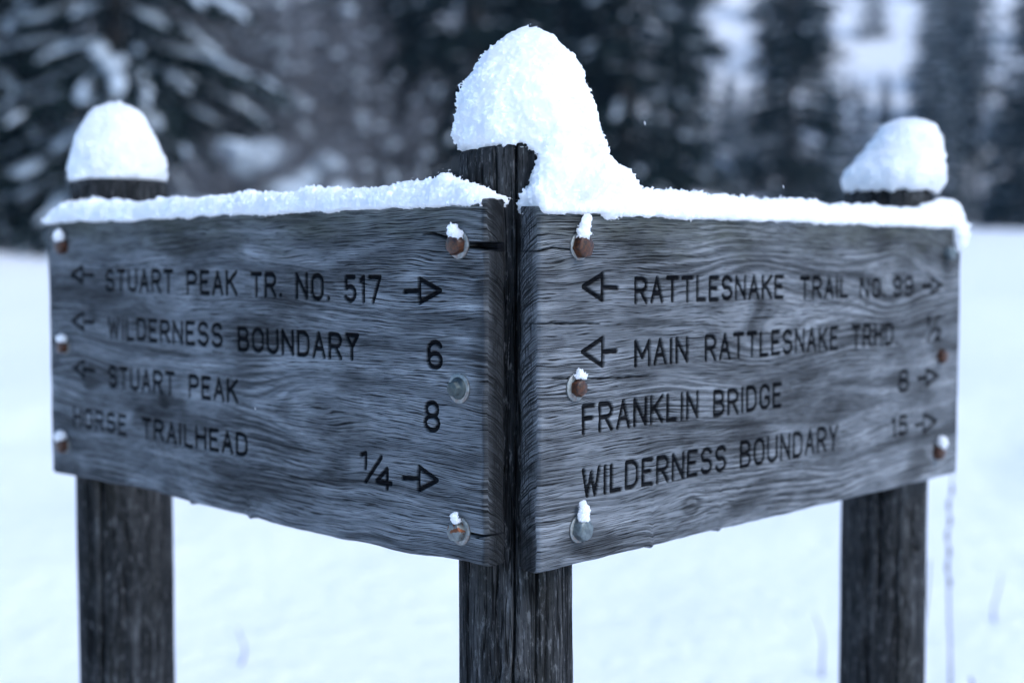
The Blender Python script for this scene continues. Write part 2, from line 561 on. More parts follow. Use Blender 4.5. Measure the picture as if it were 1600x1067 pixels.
ITEMS_L = [
    ('lettering', 'carved line reading STUART PEAK TR. NO. 517', line([('STUART', Lx(.809), Lx(.6215), .2895, .323), ('PEAK', Lx(.5875), Lx(.465), .289, .3222),
        ('TR.', Lx(.4347), Lx(.366), .2885, .3205), ('NO.', Lx(.338), Lx(.2685), .2865, .3195), ('517', Lx(.2415), Lx(.1727), .285, .3178)])),
    ('lettering', 'carved line reading WILDERNESS BOUNDARY', line([('WILDERNESS', Lx(.805), Lx(.501), .2192, .2525), ('BOUNDARV', Lx(.4655), Lx(.2143), .2162, .2488)])),
    ('lettering', 'carved line reading STUART PEAK', line([('STUART', Lx(.806), Lx(.622), .1458, .1798), ('PEAK', Lx(.586), Lx(.4668), .1472, .1792)])),
    ('lettering', 'carved line reading HORSE TRAILHEAD', line([('HORSE', Lx(.9175), Lx(.7558), .0778, .1088), ('TRAILHEAD', Lx(.7123), Lx(.446), .0778, .1092)])),
    ('lettering', 'carved numeral 6', word('6', Lx(.0945), Lx(.068), .2136, .2468)),
    ('lettering', 'carved numeral 8', word('8', Lx(.1), Lx(.0728), .1428, .1786)),
    ('lettering', 'carved fraction 1/4', word('1', Lx(.2135), Lx(.199), .0882, .1105) + [[(Lx(.203), .0745), (Lx(.1745), .106)]] + word('4', Lx(.1855), Lx(.1545), .0685, .0958)),
    ('arrow', 'carved arrow pointing right after 517', arrow((Lx(.1322), .2995), (Lx(.0719), .3012), (Lx(.106), .3138), (Lx(.106), .2878))),
    ('arrow', 'carved arrow pointing right after 1/4', arrow((Lx(.136), .0865), (Lx(.0782), .0893), (Lx(.1083), .1015), (Lx(.1084), .0757))),
    ('arrow', 'carved arrow pointing left before STUART PEAK TR.', arrow((Lx(.8467), .3135), (Lx(.9148), .3138), (Lx(.880), .3262), (Lx(.880), .3023))),
    ('arrow', 'carved arrow pointing left before WILDERNESS', arrow((Lx(.8485), .2415), (Lx(.9156), .2426), (Lx(.879), .2554), (Lx(.879), .2291))),
    ('arrow', 'carved arrow pointing left before STUART PEAK', arrow((Lx(.8482), .169), (Lx(.9115), .1705), (Lx(.8808), .1825), (Lx(.8808), .1563))),
]
ITEMS_R = [
    ('lettering', 'carved line reading RATTLESNAKE TRAIL NO. 99', line([('RATTLESNAKE', .1635, .483, .2915, .3235), ('TRAIL', .523, .6532, .2893, .3208),
        ('NO.', .686, .762, .2877, .3182), ('99', .7853, .8487, .2875, .3195)])),
    ('lettering', 'carved line reading MAIN RATTLESNAKE TRHD.', line([('MAIN', .164, .2698, .218, .2498), ('RATTLESNAKE', .3044, .6267, .2166, .2505), ('TRHD.', .664, .802, .216, .2503)])),
    ('lettering', 'carved line reading FRANKLIN BRIDGE', line([('FRANKLIN', .0705, .292, .1477, .1822), ('BRIDGE', .3233, .4815, .146, .1798)])),
    ('lettering', 'carved line reading WILDERNESS BOUNDARY', line([('WILDERNESS', .0709, .354, .0752, .1095), ('BOUNDARY', .3842, .6307, .0742, .1103)])),
    ('lettering', 'carved fraction 1/2', word('1', .894, .907, .2375, .2575) + [[(.900, .2185), (.937, .2555)]] + word('2', .922, .945, .216, .238)),
    ('lettering', 'carved numeral 8', word('8', .8065, .842, .1425, .1775)),
    ('lettering', 'carved numeral 15', word('15', .7868, .840, .0762, .108)),
    ('arrow', 'carved arrow pointing left before RATTLESNAKE TRAIL', arrow((.1318, .3107), (.0721, .313), (.1054, .3266), (.1054, .2978))),
    ('arrow', 'carved arrow pointing left before MAIN', arrow((.130, .2388), (.0713, .2405), (.1059, .2542), (.1059, .2234))),
    ('arrow', 'carved arrow pointing right after 99', arrow((.8795, .3035), (.9448, .3036), (.909, .3155), (.909, .2915))),
    ('arrow', 'carved arrow pointing right after 8', arrow((.8706, .1608), (.9377, .1606), (.8985, .173), (.8985, .148))),
    ('arrow', 'carved arrow pointing right after 15', arrow((.865, .0883), (.9362, .0893), (.8925, .1028), (.8925, .0755))),
]

# ------------------------------------------------------------------ the sign
sign = obj('trail_sign', None)
sign.location = (0.005, 1.537, 0.2)
tag(sign, 'weathered wooden trail sign, two carved boards bolted to three round posts in snow', 'trail sign')
bpy.context.view_layer.update()
SIGN_INV = Matrix.Translation((-0.005, -1.537, -0.2))


def build_board(L, items, knots, cracks, seed, dark_end, bottom, top_dark):
    """returns list of (name, label, mesh); local x along the board as read, y into the board, z up"""
    nx, nz = int(L / 0.00125) + 1, 401
    xs, zs = np.linspace(0, L, nx), np.linspace(0, BH, nz)
    X, Z = np.meshgrid(xs, zs, indexing='ij')
    # carved strokes: distance field and item id
    D = np.full(X.shape, 1.0)
    ID = np.full(X.shape, -1, np.int32)
    for k, (nm, lb, sts) in enumerate(items):
        for st in sts:
            for (ax, az), (bx, bz) in zip(st[:-1], st[1:]):
                i0, i1 = np.searchsorted(xs, [min(ax, bx) - .006, max(ax, bx) + .006])
                j0, j1 = np.searchsorted(zs, [min(az, bz) - .006, max(az, bz) + .006])
                px, pz = X[i0:i1, j0:j1] - ax, Z[i0:i1, j0:j1] - az
                ux, uz = bx - ax, bz - az
                q = np.clip((px * ux + pz * uz) / (ux * ux + uz * uz + 1e-12), 0, 1)
                d = np.hypot(px - q * ux, pz - q * uz)
                cur = D[i0:i1, j0:j1]
                m = d < cur
                cur[m] = d[m]
                ID[i0:i1, j0:j1][m] = k
    D = D + pnoise(X / .006, Z / .006, seed + 2) * 0.00035
    # grain field: V carries the knots and swirls, VG the nearly straight fibre
    V = Z + pnoise(X / .34, Z / .16, seed) * 0.016 + pnoise(X / .12, Z / .07, seed + .5) * 0.0045
    for (kx, kz, a, st) in knots:
        dx, dz = (X - kx) / st, Z - kz
        V = V - dz * a * a / (dx * dx + dz * dz + (0.4 if a < .02 or 2.35 < st < 2.39 else 0.95) * a * a)
    VG = Z + 0.22 * (V - Z) + pnoise(X / .13, Z / .04, seed + 40) * .0026 + pnoise(X / .05, Z / .02, seed + 41) * .0012
    kn = np.zeros(X.shape)
    for (kx, kz, a, st) in knots:
        r2 = ((X - kx) / (st * .75)) ** 2 + (Z - kz) ** 2
        kn = np.maximum(kn, np.exp(-r2 / (a * a * (0.9 if a < .02 else 0.35))) * (1.0 if a < .02 else 0.55))
    paint = smooth(0.0033, 0.0025, D)
    stain = np.clip(kn + smooth(.16, .55, pnoise(X / .16, V / .05, seed + 8)) * .75, 0, 1)
    stain = np.maximum(stain, top_dark(X, Z))
    edge_t = BH - Z
    moss = smooth(.075, .0, edge_t + pnoise(X / .06, Z / .02, seed + 5) * .03) * .85
    # relief (positive = into the board)
    dep = smooth(0.0035, 0.0018, D) * 0.0028
    dep += pnoise(X / .15, Z / .05, seed + 6) * 0.0008
    dep += pnoise(X / .05, VG / .004, seed + 7) * 0.0002
    crack_m = np.zeros(X.shape)
    for pts, wid, dd in cracks:
        for (ax, az, wa), (bx, bz, wb) in zip([(p[0], p[1], s) for p, s in zip(pts[:-1], wid[:-1])], [(p[0], p[1], s) for p, s in zip(pts[1:], wid[1:])]):
            ux, uz = bx - ax, bz - az
            q = np.clip(((X - ax) * ux + (Z - az) * uz) / (ux * ux + uz * uz), 0, 1)
            d = np.hypot(X - ax - q * ux, Z - az - q * uz) + pnoise(X / .01, Z / .005, seed + 3) * 0.0006
            wv = wa + (wb - wa) * q
            m = smooth(wv + .0007, wv - .0004, d)
            crack_m = np.maximum(crack_m, m)
            dep = np.maximum(dep, m * dd)
    # rounded arrises
    wob = pnoise(X / .04, Z / .04, seed + 11) * .0008
    rr = 0.0042
    for dist in (X + wob, L - X + wob, Z + wob, BH - Z + wob):
        e = np.clip(rr - dist, 0, rr)
        dep = dep + (rr - np.sqrt(np.maximum(rr * rr - e * e, 0)))
    # outline: worn bottom and top edge, slightly ragged ends
    fz = Z / BH
    Zp = Z + (1 - fz) ** 6 * bottom(X) + fz ** 8 * (pnoise(X / .12, 0.2, seed + 21) * .0022)
    fx = X / L
    Xp = X + fx ** 40 * (pnoise(Z / .05, .3, seed + 22) * .002) + (1 - fx) ** 40 * (pnoise(Z / .05, .3, seed + 23) * .002)
    P = np.stack([Xp, dep, Zp], -1).reshape(-1, 3)
    grain = np.stack([X, VG, np.full(X.shape, seed * 1.7)], -1).reshape(-1, 3)
    figure = np.stack([X, V, np.full(X.shape, seed * 2.3)], -1).reshape(-1, 3)
    maskv = np.stack([np.maximum(paint, crack_m), stain, moss], -1).reshape(-1, 3)
    F = grid_faces(nx, nz)                                  # x cross z: normal towards -y (front)
    # side skirt
    loop = np.concatenate([np.arange(nx) * nz, (nx - 1) * nz + np.arange(1, nz), np.arange(nx - 2, -1, -1) * nz + nz - 1, np.arange(nz - 2, 0, -1)])
    nl, nr = len(loop), 12
    bp, bg_ = P[loop], grain[loop]
    bx, bz = X.ravel()[loop], Z.ravel()[loop]
    side = ((bx < 1e-6) | (bx > L - 1e-6)).astype(float)
    out = np.stack([np.where(bx < 1e-6, -1, np.where(bx > L - 1e-6, 1, 0)), np.zeros(nl), np.where(bz < 1e-6, -1, np.where(bz > BH - 1e-6, 1, 0))], -1).astype(float)
    AV, AG, AM, AE, AF = [P], [grain], [maskv], [np.zeros(len(P))], [figure]
    base = len(P)
    rings = [loop]
    for r in range(1, nr + 1):
        f = r / nr
        y = bp[:, 1] + (BT - bp[:, 1]) * f
        n = pnoise(bx / .012 + y / .006, bz / .012, seed + 31) * 0.0007 + pnoise(bx / .03, bz / .03, y / .01) * .0006
        cut = -0.003 * smooth(.8, 1.0, f)
        q = bp + out * (n + cut)[:, None] * (1 if r < nr else 1)
        q[:, 1] = y
        AV.append(q)
        gg = bg_.copy()
        gg[:, 0] += y * (1 + 0 * side)
        gg[:, 1] += np.where(side > 0, 0.25 * y + 16 * y * y + pnoise(bz / .02, y / .01, seed + 50) * .0012, 0.25 * y)
        AG.append(gg)
        AF.append(figure[loop] + np.stack([y, y * .6, 0 * y], -1))
        mm = maskv[loop].copy()
        mm[:, 0] *= (1 - f) ** .5
        if dark_end: mm[:, 1] = np.maximum(mm[:, 1], np.where(bx > L - 1e-6, .97, 0))
        else: mm[:, 1] = np.maximum(mm[:, 1], np.where(bx < 1e-6, .95 * smooth(.10, .03, bz + pnoise(y / .02, bz / .02, 3) * .03), 0))
        AM.append(mm)
        AE.append(side * min(1, f * 3))
        rings.append(base + np.arange(nl) + (r - 1) * nl)
    SF = []
    for a, b in zip(rings[:-1], rings[1:]):
        SF.append(np.stack([a, b, np.roll(b, -1), np.roll(a, -1)], -1)[:, ::-1][:, ::-1])
    SF = np.concatenate(SF)
    AV, AG, AM, AE, AF = [np.concatenate(q) for q in (AV, AG, AM, AE, AF)]
    # back: centre fan
    cidx = len(AV)
    AV = np.concatenate([AV, [[L / 2, BT, BH / 2]]])
    AG = np.concatenate([AG, [[L / 2, 0, 0]]])
    AF = np.concatenate([AF, [[L / 2, 0, 0]]])
    AM = np.concatenate([AM, [[0, 0, 0]]])
    AE = np.concatenate([AE, [0]])
    last = rings[-1]
    BF = np.stack([np.roll(last, -1), last, np.full(nl, cidx)], -1)[:, ::-1]
    # vertex normals of the whole body so that the pieces join without a seam
    tri = np.concatenate([F[:, [0, 1, 2]], F[:, [0, 2, 3]], SF[:, [0, 1, 2]], SF[:, [0, 2, 3]], BF])
    fn = np.cross(AV[tri[:, 1]] - AV[tri[:, 0]], AV[tri[:, 2]] - AV[tri[:, 0]])
    N = np.zeros(AV.shape)
    for c in range(3):
        for ax_ in range(3):
            N[:, ax_] += np.bincount(tri[:, c], fn[:, ax_], len(AV))
    N /= np.linalg.norm(N, axis=1)[:, None] + 1e-20
    # split carved faces off
    pm = (D.ravel() < 0.0033)
    fid = np.where(pm[F].sum(1) >= 3, ID.ravel()[F].max(1), -1)
    res = []

    def cut_mesh(nm, lb, quads, tris=None):
        used = np.unique(np.concatenate([quads.ravel()] + ([tris.ravel()] if tris is not None else [])))
        mp = np.zeros(len(AV), np.int64)
        mp[used] = np.arange(len(used))
        fl = [mp[quads]] + ([mp[tris]] if tris is not None else [])
        me = mesh(nm, AV[used], fl)
        attr(me, 'grain', AG[used]); attr(me, 'figure', AF[used]); attr(me, 'mask', AM[used]); attr(me, 'endgrain', AE[used], 'FLOAT')
        me.normals_split_custom_set_from_vertices(N[used].astype(np.float32).tolist())
        res.append((nm, lb, me))
    cut_mesh('sign_board', None, np.concatenate([F[fid < 0], SF]), BF)
    for k, (nm, lb, _) in enumerate(items):
        cut_mesh(nm, lb, F[fid == k])
    return res


def L_bottom(X):
    u = LL - X
    b = 0.0025 * np.sin(X * 5.3) - 0.0012 * np.cos(X * 11) + pnoise(X / .09, .5, 3) * .002
    drip = np.zeros(X.shape)
    for dx in (.405, .545):
        drip -= 0.0035 * np.exp(-((X - dx) / .0035) ** 2)
    return b + drip + 0.006 * smooth(.16, .03, u)


def R_bottom(X):
    b = 0.0025 * np.sin(X * 4.1 + 1) + pnoise(X / .1, .5, 13) * .002
    drip = np.zeros(X.shape)
    for dx in (.20, .34):
        drip -= 0.003 * np.exp(-((X - dx) / .0035) ** 2)
    return b + drip


def L_dark(X, Z):
    u = LL - X
    a = smooth(.030, .004, u + pnoise(Z / .03, X / .03, 8) * .012) * smooth(.36, .30, Z) * smooth(.12, .22, Z)
    b = np.exp(-(((u - .035) / .05) ** 2 + ((Z - .325) / .014) ** 2)) * .9
    c = np.exp(-(((u - .24) / .06) ** 2 + ((Z - .13) / .035) ** 2)) * .75
    d = np.exp(-(((u - .87) / .05) ** 2 + ((Z - .155) / .022) ** 2)) * .4
    a = np.maximum(a, smooth(.008, .002, u + pnoise(Z / .02, .3, 4) * .002))
    return np.clip(np.maximum(np.maximum(a * .9, b), np.maximum(c, d)) + pnoise(X / .02, Z / .008, 5) * .15 * (b + c + d), 0, 1)


def R_dark(X, Z):
    a = np.exp(-(((X - .16) / .05) ** 2 + ((Z - .362) / .006) ** 2)) * .8
    b = np.exp(-(((X - .41) / .06) ** 2 + ((Z - .365) / .005) ** 2)) * .8
    c = np.exp(-(((X - .66) / .05) ** 2 + ((Z - .215) / .03) ** 2)) * .55
    d = np.exp(-(((X - .60) / .09) ** 2 + ((Z - .14) / .03) ** 2)) * .45
    e = np.exp(-(((X - .96) / .02) ** 2 + ((Z - .33) / .03) ** 2)) * .7
    f = np.exp(-(((X - .278) / .016) ** 2 + ((Z - .039) / .011) ** 2))
    return np.clip(np.maximum.reduce([a, b, c, d, e, f]) + pnoise(X / .02, Z / .008, 5) * .12, 0, 1)


KN_L = [(.70, .148, .042, 2.37), (.125, .155, .032, 1.8), (.925, .352, .030, 2.0), (.338, .138, .011, 1.4), (.46, .30, .030, 3.2)]
KN_R = [(.445, .270, .062, 2.4), (.80, .325, .045, 2.0), (.278, .039, .012, 1.6), (.63, .135, .035, 2.4)]
CR_L = [([(LL - .030, .3508), (LL - .018, .3502), (LL + .003, .349)], [.0028, .0042, .0052], .020),
        ([(LL - .100, .3632), (LL - .085, .3640), (LL - .068, .3605), (LL - .045, .3575)], [.0003, .0009, .0010, .0014], .006),
        ([(LL - .030, .0355), (LL - .014, .0335), (LL + .003, .0365)], [.0010, .0018, .0008], .012),
        ([(.12, .331), (.20, .327), (.30, .331)], [.0003, .0005, .0003], .003)]
CR_R = [([(.0, .274), (.03, .2735), (.10, .271)], [.0004, .0009, .0003], .004),
        ([(.0, .352), (.022, .3555), (.055, .354)], [.0012, .0008, .0003], .005),
        ([(.02, .214), (.10, .209), (.19, .206)], [.0003, .0008, .0003], .004)]

sign_boards = []
ITEMS_L, ITEMS_R = split_letters(ITEMS_L), split_letters(ITEMS_R)
for (L, items, knots, cracks, seed, org, dirv, bot, dk, lab) in [
        (LL, ITEMS_L, KN_L, CR_L, 3.0, (-.734, 2.1205), (.7130, -.7012), L_bottom, L_dark, 'board carved with STUART PEAK TR. NO. 517 and a split at its upper bolt'),
        (LR, ITEMS_R, KN_R, CR_R, 17.0, (.030, 1.436), (.6890, .7248), R_bottom, R_dark, 'board carved with RATTLESNAKE TRAIL NO. 99')]:
    parts = build_board(L, items, knots, cracks, seed, L == LL, bot, dk)
    bo = obj('sign_board', parts[0][2], M_BOARD, sign)
    bo['label'] = lab
    bo.matrix_parent_inverse = SIGN_INV
    z0 = 1.1175 if L == LL else 1.110
    bo.location = (org[0], org[1], z0)
    bo.rotation_euler = (0, 0, math.atan2(dirv[1], dirv[0]))
    for nm, lb, me in parts[1:]:
        o = obj(nm, me, M_BOARD, bo)
        o['label'] = lb
    sign_boards.append(bo)
BL, BR = sign_boards


def build_post(cx, cy, r, ztop, zfine, seed, cracks, nth, dz, tilt=(0, 0), knot=None, gap_dark=False):
    zs = np.concatenate([np.linspace(0.0, zfine, 40)[:-1], np.arange(zfine, ztop, dz), [ztop]])
    th = np.linspace(0, 2 * np.pi, nth, endpoint=False)
    T, Zz = np.meshgrid(th, zs, indexing='ij')
    cx_, sy_ = np.cos(T), np.sin(T)
    rad = r * (1 + 0.02 * pnoise(cx_ * 1.2, sy_ * 1.2, Zz * 1.3 + seed)) + pnoise(cx_ * 2.5, sy_ * 2.5, Zz * 6 + seed) * .0012
    gr = pnoise(cx_ * r * 260, sy_ * r * 260, Zz * 7 + seed * 3)
    gr2 = pnoise(cx_ * r * 130 + 5, sy_ * r * 130, Zz * 3.5 + seed)
    rad -= np.clip(gr, 0, 1) * .0016 + np.clip(gr2 - .15, 0, 1) * .0035
    mask = np.clip(gr2 - .25, 0, 1) * 1.2
    for (t0, za, zb, wd, dp, wan) in cracks:
        t = R(t0) + wan * np.sin(Zz * 4.3 + seed) + pnoise(Zz * 6, .5, seed + t0) * .05
        d = np.abs((T - t + np.pi) % (2 * np.pi) - np.pi) * r
        e = smooth(za, za + .05, Zz) * smooth(zb + .001, zb - .05 if zb < ztop else zb, Zz)
        m = smooth(wd, wd * .25, d) * e
        rad -= m * dp
        mask = np.maximum(mask, m)
    moss = np.clip(pnoise(cx_ * 1.5, sy_ * 1.5, Zz * 4 + seed + 3) - .1, 0, 1) * .8
    if knot:
        d = np.hypot(((T - R(knot[0]) + np.pi) % (2 * np.pi) - np.pi) * r, (Zz - knot[1]) * .8)
        rad -= smooth(knot[2], knot[2] * .5, d) * .006
        rad += np.exp(-((d - knot[2] * 1.3) / .006) ** 2) * .003
        mask = np.maximum(mask, smooth(knot[2], knot[2] * .6, d))
    if gap_dark:  # post front darker in the gap between the boards, ragged outline
        a_ = np.abs((T - R(270) + np.pi) % (2 * np.pi) - np.pi) + pnoise(T * 3, Zz * 9, seed) * .12
        mask = np.maximum(mask, smooth(.75, .45, a_) * smooth(1.09, 1.16, Zz + pnoise(T * 4, .2, seed) * .03) * smooth(1.46, 1.36, Zz + pnoise(T * 6, .7, seed) * .06) * .68)
    top = Zz >= ztop - 1e-6
    zz = Zz + top * 0 + (tilt[0] * rad * cx_ + tilt[1] * rad * sy_) * smooth(ztop - .25, ztop, Zz)
    rad = rad - smooth(ztop - .004, ztop, Zz) * .0025
    P = np.stack([rad * cx_, rad * sy_, zz], -1)
    n, m = P.shape[:2]
    i = (np.arange(n)[:, None] * m + np.arange(m - 1)[None]); j = ((np.arange(n) + 1) % n)[:, None] * m + np.arange(m - 1)[None]
    F = np.stack([i, j, j + 1, i + 1], -1).reshape(-1, 4)
    V = [P.reshape(-1, 3)]
    base = n * m
    prev = np.arange(n) * m + m - 1
    TF = []
    for s in (.8, .55, .3, .08):
        ring = P[:, -1].copy() * [s, s, 1]
        ring[:, 2] = ztop + (ring[:, 0] * tilt[0] + ring[:, 1] * tilt[1]) + rng.normal(size=n) * .0003
        V.append(ring)
        cur = base + np.arange(n); base += n
        TF.append(np.stack([prev, np.roll(prev, -1), np.roll(cur, -1), cur], -1))
        prev = cur
    V.append([[0, 0, ztop]])
    cap = np.stack([prev, np.roll(prev, -1), np.full(n, base)], -1)
    V = np.concatenate(V)
    me = mesh('post', V, [F] + TF + [cap])
    wx = pnoise(V[:, 0] / .08, V[:, 1] / .08, V[:, 2] / .5) * .01
    for nm_ in ('grain', 'figure'):
        attr(me, nm_, np.stack([V[:, 2] + seed, V[:, 0] + wx, V[:, 1] + wx], -1))
    mk = np.zeros((len(V), 3))
    mk[:n * m, 1] = np.clip(mask, 0, 1).ravel()
    mk[:n * m, 2] = moss.ravel()
    attr(me, 'mask', mk); attr(me, 'endgrain', np.zeros(len(V)), 'FLOAT')
    o = obj('post', me, M_POST, sign)
    o.matrix_parent_inverse = SIGN_INV
    o.location = (cx, cy, 0)
    return o


# angle 270 faces the camera
p = build_post(.005, 1.537, .0665, 1.580, .82, 2.0, [(266, 0.85, 1.6, .0019, .014, .07), (248, 1.05, 1.6, .0018, .006, .02), (290, .9, 1.35, .0016, .005, .03), (226, 1.3, 1.6, .0014, .005, .02),
               (300, .95, 1.6, .0016, .005, .02), (215, .8, 1.2, .002, .006, .03)], 260, .003, (.09, 0), (272, .965, .017), True)
p['label'] = 'thick middle post with a long drying crack between the two boards'
p = build_post(-.632, 2.165, .0755, 1.580, .75, 9.0, [(255, 0.6, 1.2, .004, .014, .06), (285, 0.7, 1.6, .002, .006, .04), (240, .8, 1.6, .002, .006, .03)], 130, .006)
p['label'] = 'round post behind the STUART PEAK board'
p = build_post(.614, 2.189, .0690, 1.566, .75, 14.0, [(275, 0.6, 1.1, .003, .010, .03), (250, .9, 1.6, .003, .01, .02), (235, .7, 1.6, .002, .008, .02)], 130, .006, (0, 0), (302, .995, .007))
p['label'] = 'round post behind the RATTLESNAKE board'


# ---- bolts and washers, front of board at local y = 0
def lathe(prof, n=32):
    th = np.linspace(0, 2 * np.pi, n, endpoint=False)
    V = np.concatenate([np.stack([r * np.cos(th), np.full(n, y), r * np.sin(th)], -1) for r, y in prof])
    F = [np.stack([k * n + np.arange(n), k * n + (np.arange(n) + 1) % n, (k + 1) * n + (np.arange(n) + 1) % n, (k + 1) * n + np.arange(n)], -1) for k in range(len(prof) - 1)]
    return V, np.concatenate(F)


def washer_mesh(ro, ri=.006, t=.0022):
    V, F = lathe([(ri, 0.001), (ro - .0004, 0.001), (ro, -.0006), (ro, -t + .0006), (ro - .0007, -t), (ri + .001, -t - .0006), (ri, -t - .0006)], 40)
    return mesh('washer', V, F[:, ::-1])


def hex_mesh(af=.0105, h=.0095, y0=-.0020, dome=.0022, rot=0.3, washer_face=True):
    n = 6
    prof = []
    V, Fq = [], []
    th = np.linspace(0, 2 * np.pi, 24, endpoint=False) + rot
    hexr = af / np.cos(((th - rot) % (np.pi / 3)) - np.pi / 6)
    rings = [(1.0, y0), (1.0, y0 - h * .82), (0.94, y0 - h), (.86, y0 - h - dome * .25), (.5, y0 - h - dome * .8), (.15, y0 - h - dome)]
    for k, (s, y) in enumerate(rings):
        rr = hexr if k < 2 else np.minimum(hexr, af * 1.06)
        V.append(np.stack([rr * s * np.cos(th), np.full(24, y), rr * s * np.sin(th)], -1))
    V.append([[0, y0 - h - dome, 0]])
    V = np.concatenate(V)
    for k in range(len(rings) - 1):
        a = k * 24 + np.arange(24); b = a + 24
        Fq.append(np.stack([a, np.roll(a, -1), np.roll(b, -1), b], -1))
    last = (len(rings) - 1) * 24 + np.arange(24)
    cap = np.stack([last, np.roll(last, -1), np.full(24, len(V) - 1)], -1)
    me = mesh('bolt', V, [np.concatenate(Fq)[:, ::-1], cap[:, ::-1]], False)
    return me


def socket_mesh():
    """domed bolt head with a raised hexagon"""
    V, F = lathe([(.0125, -.0020), (.0122, -.0034), (.0105, -.0052), (.0085, -.0062)], 36)
    n = 36
    th = np.linspace(0, 2 * np.pi, n, endpoint=False)
    hexr = .0076 / np.cos(((th - .2) % (np.pi / 3)) - np.pi / 6)
    b = len(V)
    ex = []
    for s, y in ((1, -.0066), (.98, -.0118), (.85, -.0126)):
        ex.append(np.stack([hexr * s * np.cos(th), np.full(n, y), hexr * s * np.sin(th)], -1))
    ex.append([[0, -.0130, 0]])
    V = np.concatenate([V] + ex)
    Fx = [F]
    prev = 3 * n
    for k in range(3):
        a = prev + np.arange(n); c = b + k * n + np.arange(n)
        Fx.append(np.stack([a, np.roll(a, -1), np.roll(c, -1), c], -1)); prev = b + k * n
    last = prev + np.arange(n)
    cap = np.stack([last, np.roll(last, -1), np.full(n, len(V) - 1)], -1)
    return mesh('bolt', V, [np.concatenate(Fx)[:, ::-1], cap[:, ::-1]], False)


W_BIG, W_MID, W_SMALL = washer_mesh(.0155), washer_mesh(.0165), washer_mesh(.0125)
BOLTS = [  # board, x, z, bolt mesh, bolt material, washer mesh, label
    (BL, Lx(.0402), .3515, hex_mesh(.0100, .0095, rot=.35), M_RUST, W_BIG, 'rusty hex bolt at the split'),
    (BL, Lx(.0404), .1955, socket_mesh(), M_ZINC_DULL, W_MID, 'galvanised bolt under a broad washer'),
    (BL, Lx(.0392), .0385, hex_mesh(.0098, .010, rot=.1), M_ZINC_RUST, W_BIG, 'half rusted bolt near the bottom edge'),
    (BL, Lx(.934), .3575, hex_mesh(.0105, .012, rot=.5), M_RUST, None, 'rusty bolt at the far upper corner'),
    (BL, Lx(.935), .2015, hex_mesh(.0095, .010, rot=.2), M_RUST, W_SMALL, 'rusty bolt at the far edge between the arrows'),
    (BL, Lx(.942), .0470, hex_mesh(.0105, .011, rot=.6), M_RUST, W_SMALL, 'rusty bolt at the far lower corner'),
    (BR, .0637, .3575, hex_mesh(.0118, .010, rot=.15), M_RUST, W_BIG, 'dark rusty hex bolt under a snow clump'),
    (BR, .0580, .2015, hex_mesh(.0088, .009, rot=.5), M_RUST, W_BIG, 'rusty bolt on a bright washer'),
    (BR, .0640, .0425, hex_mesh(.0112, .011, rot=.3), M_ZINC, W_BIG, 'galvanised bolt under a tall snow clump'),
    (BR, .958, .3545, hex_mesh(.0105, .012, rot=.1), M_ZINC, None, 'galvanised bolt at the far upper corner'),
    (BR, .942, .1915, hex_mesh(.0095, .010, rot=.4), M_RUST, None, 'bare rusty bolt beside the far arrows'),
    (BR, .935, .0400, hex_mesh(.0112, .012, rot=.2), M_RUST, None, 'rusty bolt at the far lower corner'),
]
for b, x, z, me, mt, wm, lb in BOLTS:
    if wm:
        o = obj('washer', wm, M_WASHER, b)
        o.location = (x, 0, z)
    o = obj('bolt', me, mt, b)
    o.location = (x, 0, z)
    if not wm:
        o.location.y = .002
    o['label'] = lb


# ------------------------------------------------------------------ snow resting on the sign
def surface_nets(Fv, org, h):
    Sg = Fv < 0
    nx, ny, nz = Fv.shape
    sh = (nx - 1, ny - 1, nz - 1)
    acc = np.zeros(sh + (3,), np.float32); cnt = np.zeros(sh, np.float32)
    for ax in range(3):
        for a in (0, 1):
            for b in (0, 1):
                o0 = [0, 0, 0]
                oth = [k for k in range(3) if k != ax]
                o0[oth[0]], o0[oth[1]] = a, b
                o1 = list(o0); o1[ax] = 1
                s0 = tuple(slice(o0[k], o0[k] + sh[k]) for k in range(3)); s1 = tuple(slice(o1[k], o1[k] + sh[k]) for k in range(3))
                A, B = Fv[s0], Fv[s1]
                m = Sg[s0] != Sg[s1]
                t = A[m] / (A[m] - B[m])
                pos = np.tile(np.array(o0, np.float32), (len(t), 1))
                pos[:, ax] += t
                acc[m] += pos; cnt[m] += 1
    act = cnt > 0
    idx = np.full(sh, -1, np.int64)
    idx[act] = np.arange(act.sum())
    V = (np.argwhere(act) + acc[act] / cnt[act][:, None]) * h + np.array(org)
    FF = []
    for ax in range(3):
        u, v = (ax + 1) % 3, (ax + 2) % 3
        s0 = [slice(1, -1)] * 3; s1 = [slice(1, -1)] * 3
        s0[ax] = slice(0, -1); s1[ax] = slice(1, None)
        A, B = Sg[tuple(s0)], Sg[tuple(s1)]
        off = np.array([1, 1, 1]); off[ax] = 0
        for inside in (True, False):
            e = np.argwhere((A == inside) & (B != inside)) + off
            if not len(e): continue
            q = []
            for du, dv in ((0, 0), (1, 0), (1, 1), (0, 1)):
                c = e.copy(); c[:, u] -= du; c[:, v] -= dv
                q.append(idx[c[:, 0], c[:, 1], c[:, 2]])
            q = np.stack(q, -1)
            FF.append(q if inside else q[:, ::-1])
    return V, np.concatenate(FF)


